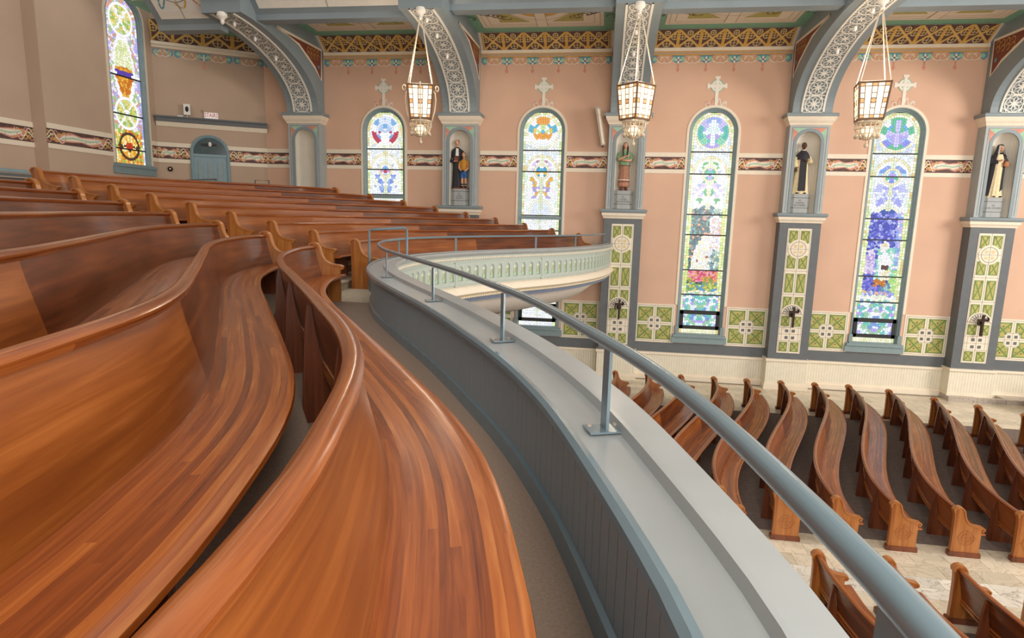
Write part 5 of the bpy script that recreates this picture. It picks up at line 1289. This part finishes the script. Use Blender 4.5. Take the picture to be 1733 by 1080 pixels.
def plinth(x, label, txt, toprow=None):
    z0 = .40; y = D-.45+.20; t = empty('statue_plinth', (x, y, z0)); tag(t, label, 'plinth', 'niche plinths')
    P = [(-.33, .20), (-.33, -.02), (-.20, -.15), (.20, -.15), (.33, -.02), (.33, .20)]
    m = MB(); m.prism(P, lambda a, b: (x+a, y+b, z0), lambda a, b: (x+a, y+b, z0+.60)); m.build('block', plinthgrey, t)
    for dz, k in ((.16, 1.02), (.50, 1.02)):
        m = MB(); m.prism([(a*k, b*k) for a, b in P], lambda a, b: (x+a, y+b, z0+dz), lambda a, b: (x+a, y+b, z0+dz+.02)); m.build('plinth_line', slate, t)
    m = MB(); m.prism([(a*1.04, b*1.04) for a, b in P], lambda a, b: (x+a, y+b, z0+.60), lambda a, b: (x+a, y+b, z0+.64)); m.build('plinth_top', toprow or plinthgrey, t)
    put(text_mesh(txt, .075, slate, depth=.002, spacing=1.05), 'lettering', (0, -.153, .335), parent=t, rot=(math.pi/2, 0, 0))
    return x, y, z0+.64
def arm(m, pts, r): m.tube(pts, r, 10)
lip = mat('lip_paint', 'a0584a', .6)
# man in black with a boy
x, y, z = plinth(PX[1], 'grey plinth with red top under the man and boy statue', 'ST.\nJOHN\nBOSCO', redbase)
t = empty('statue', (x-.12, y, z)); tag(t, 'painted statue of a man in a long black cassock holding a small book', 'statue', 'statues in the wall niches')
cx = x-.14; cy = y+.02
loft([(z, cx, cy, .19, .15), (z+.3, cx, cy, .17, .14), (z+.75, cx, cy, .155, .125), (z+1.0, cx, cy, .16, .12), (z+1.25, cx, cy, .20, .125), (z+1.36, cx, cy, .19, .11), (z+1.43, cx, cy, .09, .08), (z+1.46, cx, cy, .06, .06)], folds=9, fa=.05).build('cassock', blackcloth, t, smooth=True)
m = MB(); m.prism([(-.05, 1.14), (.07, 1.14), (.06, 1.40), (-.03, 1.42)], lambda a, b: (cx+.02+a, cy-.125, z+b), lambda a, b: (cx+.02+a, cy-.135, z+b)); m.build('collar_bib', white, t)
m = MB(); m.tube([(cx, cy, z+1.42), (cx, cy-.01, z+1.54)], .05, 10); head(m, (cx, cy-.02, z+1.61)); m.build('head', skin, t, smooth=True); face_features(t, (cx, cy-.02, z+1.61), 1, lip)
m = MB(); m.ell((cx, cy+.008, z+1.645), (.084, .094, .09), 14, 8); m.build('hair', hair, t, smooth=True)
m = MB(); arm(m, [(cx-.18, cy, z+1.32), (cx-.25, cy-.01, z+1.10), (cx-.24, cy-.06, z+.95), (cx-.10, cy-.17, z+.95)], [.065, .06, .055, .05]); m.build('sleeve', blackcloth, t, smooth=True)
m = MB(); arm(m, [(cx+.18, cy, z+1.32), (cx+.24, cy-.02, z+1.12), (cx+.20, cy-.10, z+1.0)], [.065, .06, .05]); m.build('sleeve', blackcloth, t, smooth=True)
m = MB(); hand(m, (cx-.08, cy-.17, z+.95), (1, -.2, .05), 1.1); m.build('hand', skin, t, smooth=True)
m = MB(); m.box(cx-.06, cx+.08, cy-.22, cy-.18, z+.95, z+1.10); m.build('book', redbase, t)
t = empty('statue', (x+.14, y-.08, z)); tag(t, 'painted statue of a boy in a mustard shirt and blue shorts', 'statue', 'statues in the wall niches')
cx = x+.14; cy = y-.06
m = MB()
for s in (-1, 1): m.tube([(cx+s*.065, cy, z+.05), (cx+s*.065, cy+.01, z+.22), (cx+s*.06, cy, z+.36), (cx+s*.06, cy, z+.5)], [.035, .048, .045, .055], 10)
m.tube([(cx, cy, z+1.02), (cx, cy-.01, z+1.10)], .04, 10); head(m, (cx-.01, cy-.02, z+1.17), .88)
for s in (-1, 1): m.tube([(cx+s*.16, cy, z+.82), (cx+s*.17, cy-.05, z+.70), (cx+s*.07, cy-.15, z+.60)], [.035, .035, .028], 8)
m.build('body', skin, t, smooth=True); face_features(t, (cx-.01, cy-.02, z+1.17), .88, lip)
m = MB()
for s in (-1, 1): hand(m, (cx+s*.08, cy-.14, z+.61), (-s, -.4, -.2), .8, s)
m.build('hands', skin, t, smooth=True)
m = MB(); m.ell((cx-.01, cy+.01, z+1.205), (.073, .08, .075), 12, 8); m.build('hair', hair, t, smooth=True)
m = loft([(z+.58, cx, cy, .125, .09), (z+.75, cx, cy, .13, .09), (z+.92, cx, cy, .15, .09), (z+1.0, cx, cy, .11, .075), (z+1.04, cx, cy, .05, .05)])
for s in (-1, 1): m.tube([(cx+s*.12, cy, z+.95), (cx+s*.165, cy, z+.85), (cx+s*.17, cy-.03, z+.76)], [.055, .055, .05], 10)
m.build('shirt', mustard, t, smooth=True)
m = loft([(z+.48, cx, cy, .13, .09), (z+.60, cx, cy, .128, .092)])
for s in (-1, 1): m.tube([(cx+s*.065, cy, z+.36), (cx+s*.062, cy, z+.55)], [.075, .07], 10)
m.build('shorts', bluecloth, t, smooth=True)
m = MB()
for s in (-1, 1): m.ell((cx+s*.07, cy-.03, z+.035), (.045, .085, .035), 10, 6); m.tube([(cx+s*.065, cy, z+.10), (cx+s*.065, cy, z+.15)], .045, 10)
m.build('shoes', black, t, smooth=True); m = MB(); m.ell((cx, cy-.19, z+.60), (.06, .03, .035), 10, 6); m.build('cap_in_hands', black, t)
# woman with braids
x, y, z = plinth(PX[2]-.04, 'grey plinth under the statue of the woman with braids', 'ST.\nKATERI\nTEKAKWITHA')
t = empty('statue', (x, y, z)); tag(t, 'painted statue of a woman with two dark braids, green tunic and brown striped skirt', 'statue', 'statues in the wall niches'); cx, cy = x, y
loft([(z+.14, cx, cy, .19, .14), (z+.4, cx, cy, .18, .13), (z+.75, cx, cy, .165, .12), (z+.98, cx, cy, .155, .12)], folds=10, fa=.05).build('skirt', browncloth, t, smooth=True)
for zz, mm in ((.32, redbase), (.36, cream), (.22, pinkpaint), (.86, redbase)):
    loft([(z+zz, cx, cy, .197, .147), (z+zz+.03, cx, cy, .196, .146)], folds=10, fa=.04).build('skirt_band', mm, t, smooth=True)
m = loft([(z+.85, cx, cy, .185, .13), (z+1.0, cx, cy, .17, .125), (z+1.2, cx, cy, .20, .125), (z+1.33, cx, cy, .19, .11), (z+1.42, cx, cy, .08, .075)], folds=8, fa=.03)
for s in (-1, 1): m.tube([(cx+s*.17, cy, z+1.30), (cx+s*.215, cy-.02, z+1.16), (cx+s*.21, cy-.06, z+1.07)], [.07, .075, .07], 10)
m.build('tunic', greencloth, t, smooth=True)
m = MB(); m.tube([(cx, cy, z+1.38), (cx, cy-.01, z+1.50)], .045, 10); head(m, (cx, cy-.02, z+1.56), .92)
m.tube([(cx-.21, cy-.08, z+1.07), (cx-.08, cy-.17, z+1.13), (cx+.03, cy-.18, z+1.18)], [.045, .04, .032], 10); m.tube([(cx+.21, cy-.08, z+1.07), (cx+.1, cy-.17, z+1.03), (cx-.0, cy-.18, z+1.04)], [.045, .04, .032], 10)
hand(m, (cx+.03, cy-.18, z+1.18), (1, 0, .35), .9); hand(m, (cx, cy-.18, z+1.04), (-1, 0, .1), .9, -1); m.build('body', skin, t, smooth=True); face_features(t, (cx, cy-.02, z+1.56), .92, lip)
m = MB(); m.ell((cx, cy+.02, z+1.585), (.08, .088, .10), 14, 8)
for s in (-1, 1): m.tube([(cx+s*.07, cy-.01, z+1.57), (cx+s*.085, cy-.05, z+1.42), (cx+s*.07, cy-.14, z+1.26), (cx+s*.07, cy-.15, z+1.12)], [.028, .03, .026, .012], 8)
m.build('braids', hair, t, smooth=True)
m = MB(); m.ell((cx-.09, cy-.06, z+.05), (.055, .11, .05), 10, 6); m.ell((cx+.09, cy-.06, z+.05), (.055, .11, .05), 10, 6); m.tube([(cx-.08, cy, z+.05), (cx-.08, cy, z+.2)], .05, 8); m.tube([(cx+.08, cy, z+.05), (cx+.08, cy, z+.2)], .05, 8); m.build('moccasins', redbase, t, smooth=True)
# friar
x, y, z = plinth(PX[3]-.08, 'grey plinth under the friar statue', 'ST.\nMARTIN\nDE PORRES')
t = empty('statue', (x, y, z)); tag(t, 'painted statue of a dark-skinned friar in cream habit with black scapular and cape', 'statue', 'statues in the wall niches'); cx, cy = x, y
loft([(z, cx, cy, .27, .17), (z+.3, cx, cy, .235, .155), (z+.75, cx, cy, .19, .135), (z+1.05, cx, cy, .175, .125), (z+1.25, cx, cy, .19, .12), (z+1.38, cx, cy, .14, .10), (z+1.44, cx, cy, .07, .07)], folds=11, fa=.06).build('habit', creamcloth, t, smooth=True)
m = MB(); m.prism([(-.12, .10), (.12, .10), (.11, .7), (.105, 1.2), (-.105, 1.2), (-.11, .7)], lambda a, b: (cx+a, cy-.10-.07*(1-b/1.3), z+b), lambda a, b: (cx+a, cy-.125-.07*(1-b/1.3), z+b)); m.build('scapular', blackcloth, t)
loft([(z+1.14, cx, cy-.01, .235, .155), (z+1.24, cx, cy-.01, .225, .15), (z+1.36, cx, cy, .165, .12), (z+1.44, cx, cy, .085, .08), (z+1.46, cx, cy, .07, .07)], folds=7, fa=.03).build('cape', blackcloth, t, smooth=True)
m = MB(); m.tube([(cx-.19, cy, z+1.22), (cx-.235, cy-.02, z+1.03), (cx-.215, cy-.07, z+.88)], [.08, .085, .09], 12); m.build('sleeve', creamcloth, t, smooth=True)
m = MB(); m.tube([(cx+.19, cy, z+1.22), (cx+.24, cy-.05, z+1.07), (cx+.14, cy-.16, z+1.10)], [.08, .085, .075], 12); m.build('sleeve', creamcloth, t, smooth=True)
m = MB(); m.tube([(cx, cy, z+1.40), (cx, cy-.01, z+1.54)], .05, 10); head(m, (cx+.01, cy-.02, z+1.60)); hand(m, (cx-.21, cy-.09, z+.88), (.1, -.2, -1)); hand(m, (cx+.12, cy-.17, z+1.10), (-1, -.1, .1), 1, -1); m.build('body', brownskin, t, smooth=True); face_features(t, (cx+.01, cy-.02, z+1.60), 1, redbase)
m = MB(); m.ell((cx+.01, cy+.01, z+1.635), (.083, .092, .088), 14, 8); m.build('hair', black, t, smooth=True)
loft([(z+1.44, cx, cy-.005, .075, .075), (z+1.47, cx, cy-.005, .068, .068)]).build('collar', white, t, smooth=True)
m = MB()
for s in (-1, 1): m.ell((cx+s*.12, cy-.13, z+.028), (.06, .1, .025), 10, 6)
m.build('shoes', black, t, smooth=True)
# veiled woman
x, y, z = plinth(PX[4]-.06, 'grey plinth under the veiled woman statue', 'ST.\nROSE OF LIMA')
t = empty('statue', (x, y, z)); tag(t, 'painted statue of a veiled woman in cream habit and black cloak holding an image', 'statue', 'statues in the wall niches'); cx, cy = x, y
loft([(z, cx, cy-.02, .25, .16), (z+.3, cx, cy-.02, .20, .145), (z+.75, cx+.01, cy-.02, .165, .13), (z+1.05, cx+.02, cy-.02, .155, .12), (z+1.25, cx+.02, cy-.01, .17, .115), (z+1.38, cx+.02, cy, .12, .09)], folds=12, fa=.07).build('habit', creamcloth, t, smooth=True)
m = MB(); G = []
for q, (zz, rx, ry, ox) in enumerate(((.05, .30, .19, -.05), (.35, .27, .18, -.03), (.75, .24, .165, 0), (1.05, .23, .15, .02), (1.25, .225, .14, .02), (1.36, .17, .12, .02), (1.43, .10, .10, .02))):
    G.append([(cx+ox+rx*math.cos(a)*(1+.05*math.sin(9*a)), cy+ry*math.sin(a), z+zz+(.32 if (a > 1.5*math.pi-2.6 and False) else 0)+(.25*(max(0, math.cos(a)))*(1-q/6))) for a in np.linspace(-1.0, math.pi+1.0, 25)])
m.grid(G); G2 = [[(p[0]*.97+cx*.03, p[1]*.97+cy*.03, p[2]) for p in r] for r in G]; m.grid(G2[::-1]); m.build('cloak', blackcloth, t, smooth=True)
hc = (cx+.04, cy-.03, z+1.56)
m = MB(); head(m, hc, .95, .1); hand(m, (cx+.10, cy-.16, z+1.03), (1, -.3, .1), .95); hand(m, (cx-.02, cy-.16, z+1.16), (.8, -.2, .3), .95); m.build('body', skin, t, smooth=True); face_features(t, hc, .95, lip)
m = MB(); P = [[(hc[0]+r*math.cos(a), hc[1]+.02+r*1.1*math.sin(a), z+zz) for a in np.linspace(-.95, math.pi+.95, 19)] for r, zz in ((.13, 1.38), (.10, 1.46), (.085, 1.55), (.085, 1.62), (.06, 1.67))]; m.grid(P); m.build('wimple', white, t, smooth=True)
m = MB(); P = [[(hc[0]-.005+r*math.cos(a), hc[1]+.035+r*1.15*math.sin(a), z+zz) for a in np.linspace(-.6, math.pi+.6, 19)] for r, zz in ((.17, 1.34), (.125, 1.46), (.105, 1.55), (.10, 1.63), (.07, 1.69), (.01, 1.705))]; m.grid(P); m.build('veil', blackcloth, t, smooth=True)
m = MB(); m.tube([(cx-.17, cy, z+1.24), (cx-.20, cy-.06, z+1.10), (cx-.05, cy-.15, z+1.14)], [.07, .07, .06], 10); m.build('sleeve', blackcloth, t, smooth=True)
m = MB(); m.tube([(cx+.20, cy, z+1.24), (cx+.26, cy-.06, z+1.06), (cx+.14, cy-.15, z+1.02)], [.07, .075, .06], 10); m.build('sleeve', blackcloth, t, smooth=True)
m = MB(); m.ell((cx+.18, cy-.18, z+1.06), (.085, .035, .10), 14, 8); m.build('image_disc', mat('russet_paint', 'a5643c', .6), t, smooth=True)
m = MB()
for s in (-1, 1): m.ell((cx+.05+s*.10, cy-.14, z+.028), (.05, .09, .025), 10, 6)
m.build('shoes', black, t, smooth=True)
# small white box in the empty niche
ob = MB(); ob.box(PX[0]+.10, PX[0]+.30, D-.42, D-.30, .40, .52); o = ob.build('white_box', white, base=(PX[0]+.2, D-.36, .40)); tag(o, 'small white box standing in the empty niche', 'box')

# low back rail and small loop rails behind the last pews
br = empty('back_barrier', (-13.2, 10, BFLOOR+RISE*NROW)); tag(br, 'dark slatted barrier with grey top rail at the far left behind the pews', 'barrier'); ZB_ = BFLOOR+RISE*NROW
m = MB(); m.box(-13.25, -13.1, 7.5, 13.0, .72, .80); m.build('top_rail', framegrey, br)
m = MB(); m.box(-13.2, -13.15, 7.5, 13.0, ZB_, .70); m.build('panel', slate, br)
m = MB(); m.box(-13.22, -13.08, 7.5, 13.0, .60, .63); m.build('lower_rail', metalgrey, br)
for (yy, xx, lb, l2) in ((20.7, -14.6, 'dark angled handrail in front of the stair door', 0), (21.8, -13.0, 'small grey handrail loop right of the stair door', 1)):
    t = empty('stair_rail', (xx, yy, ZB_)); tag(t, lb, 'rail'); m = MB()
    if l2: m.tube([(xx, yy, ZB_), (xx, yy, 1.14), (xx+.50, yy+.1, 1.14), (xx+.50, yy+.1, ZB_)], .025, 8)
    else: m.tube([(xx-.4, yy, ZB_), (xx-.4, yy, 1.05), (xx+.45, yy+.5, 1.12), (xx+.30, yy+.4, .85), (xx+.30, yy+.4, ZB_)], .03, 8)
    m.build('rail_tube', slate, t, smooth=True)
for o in bpy.data.objects:
    if '_b' in o: del o['_b']
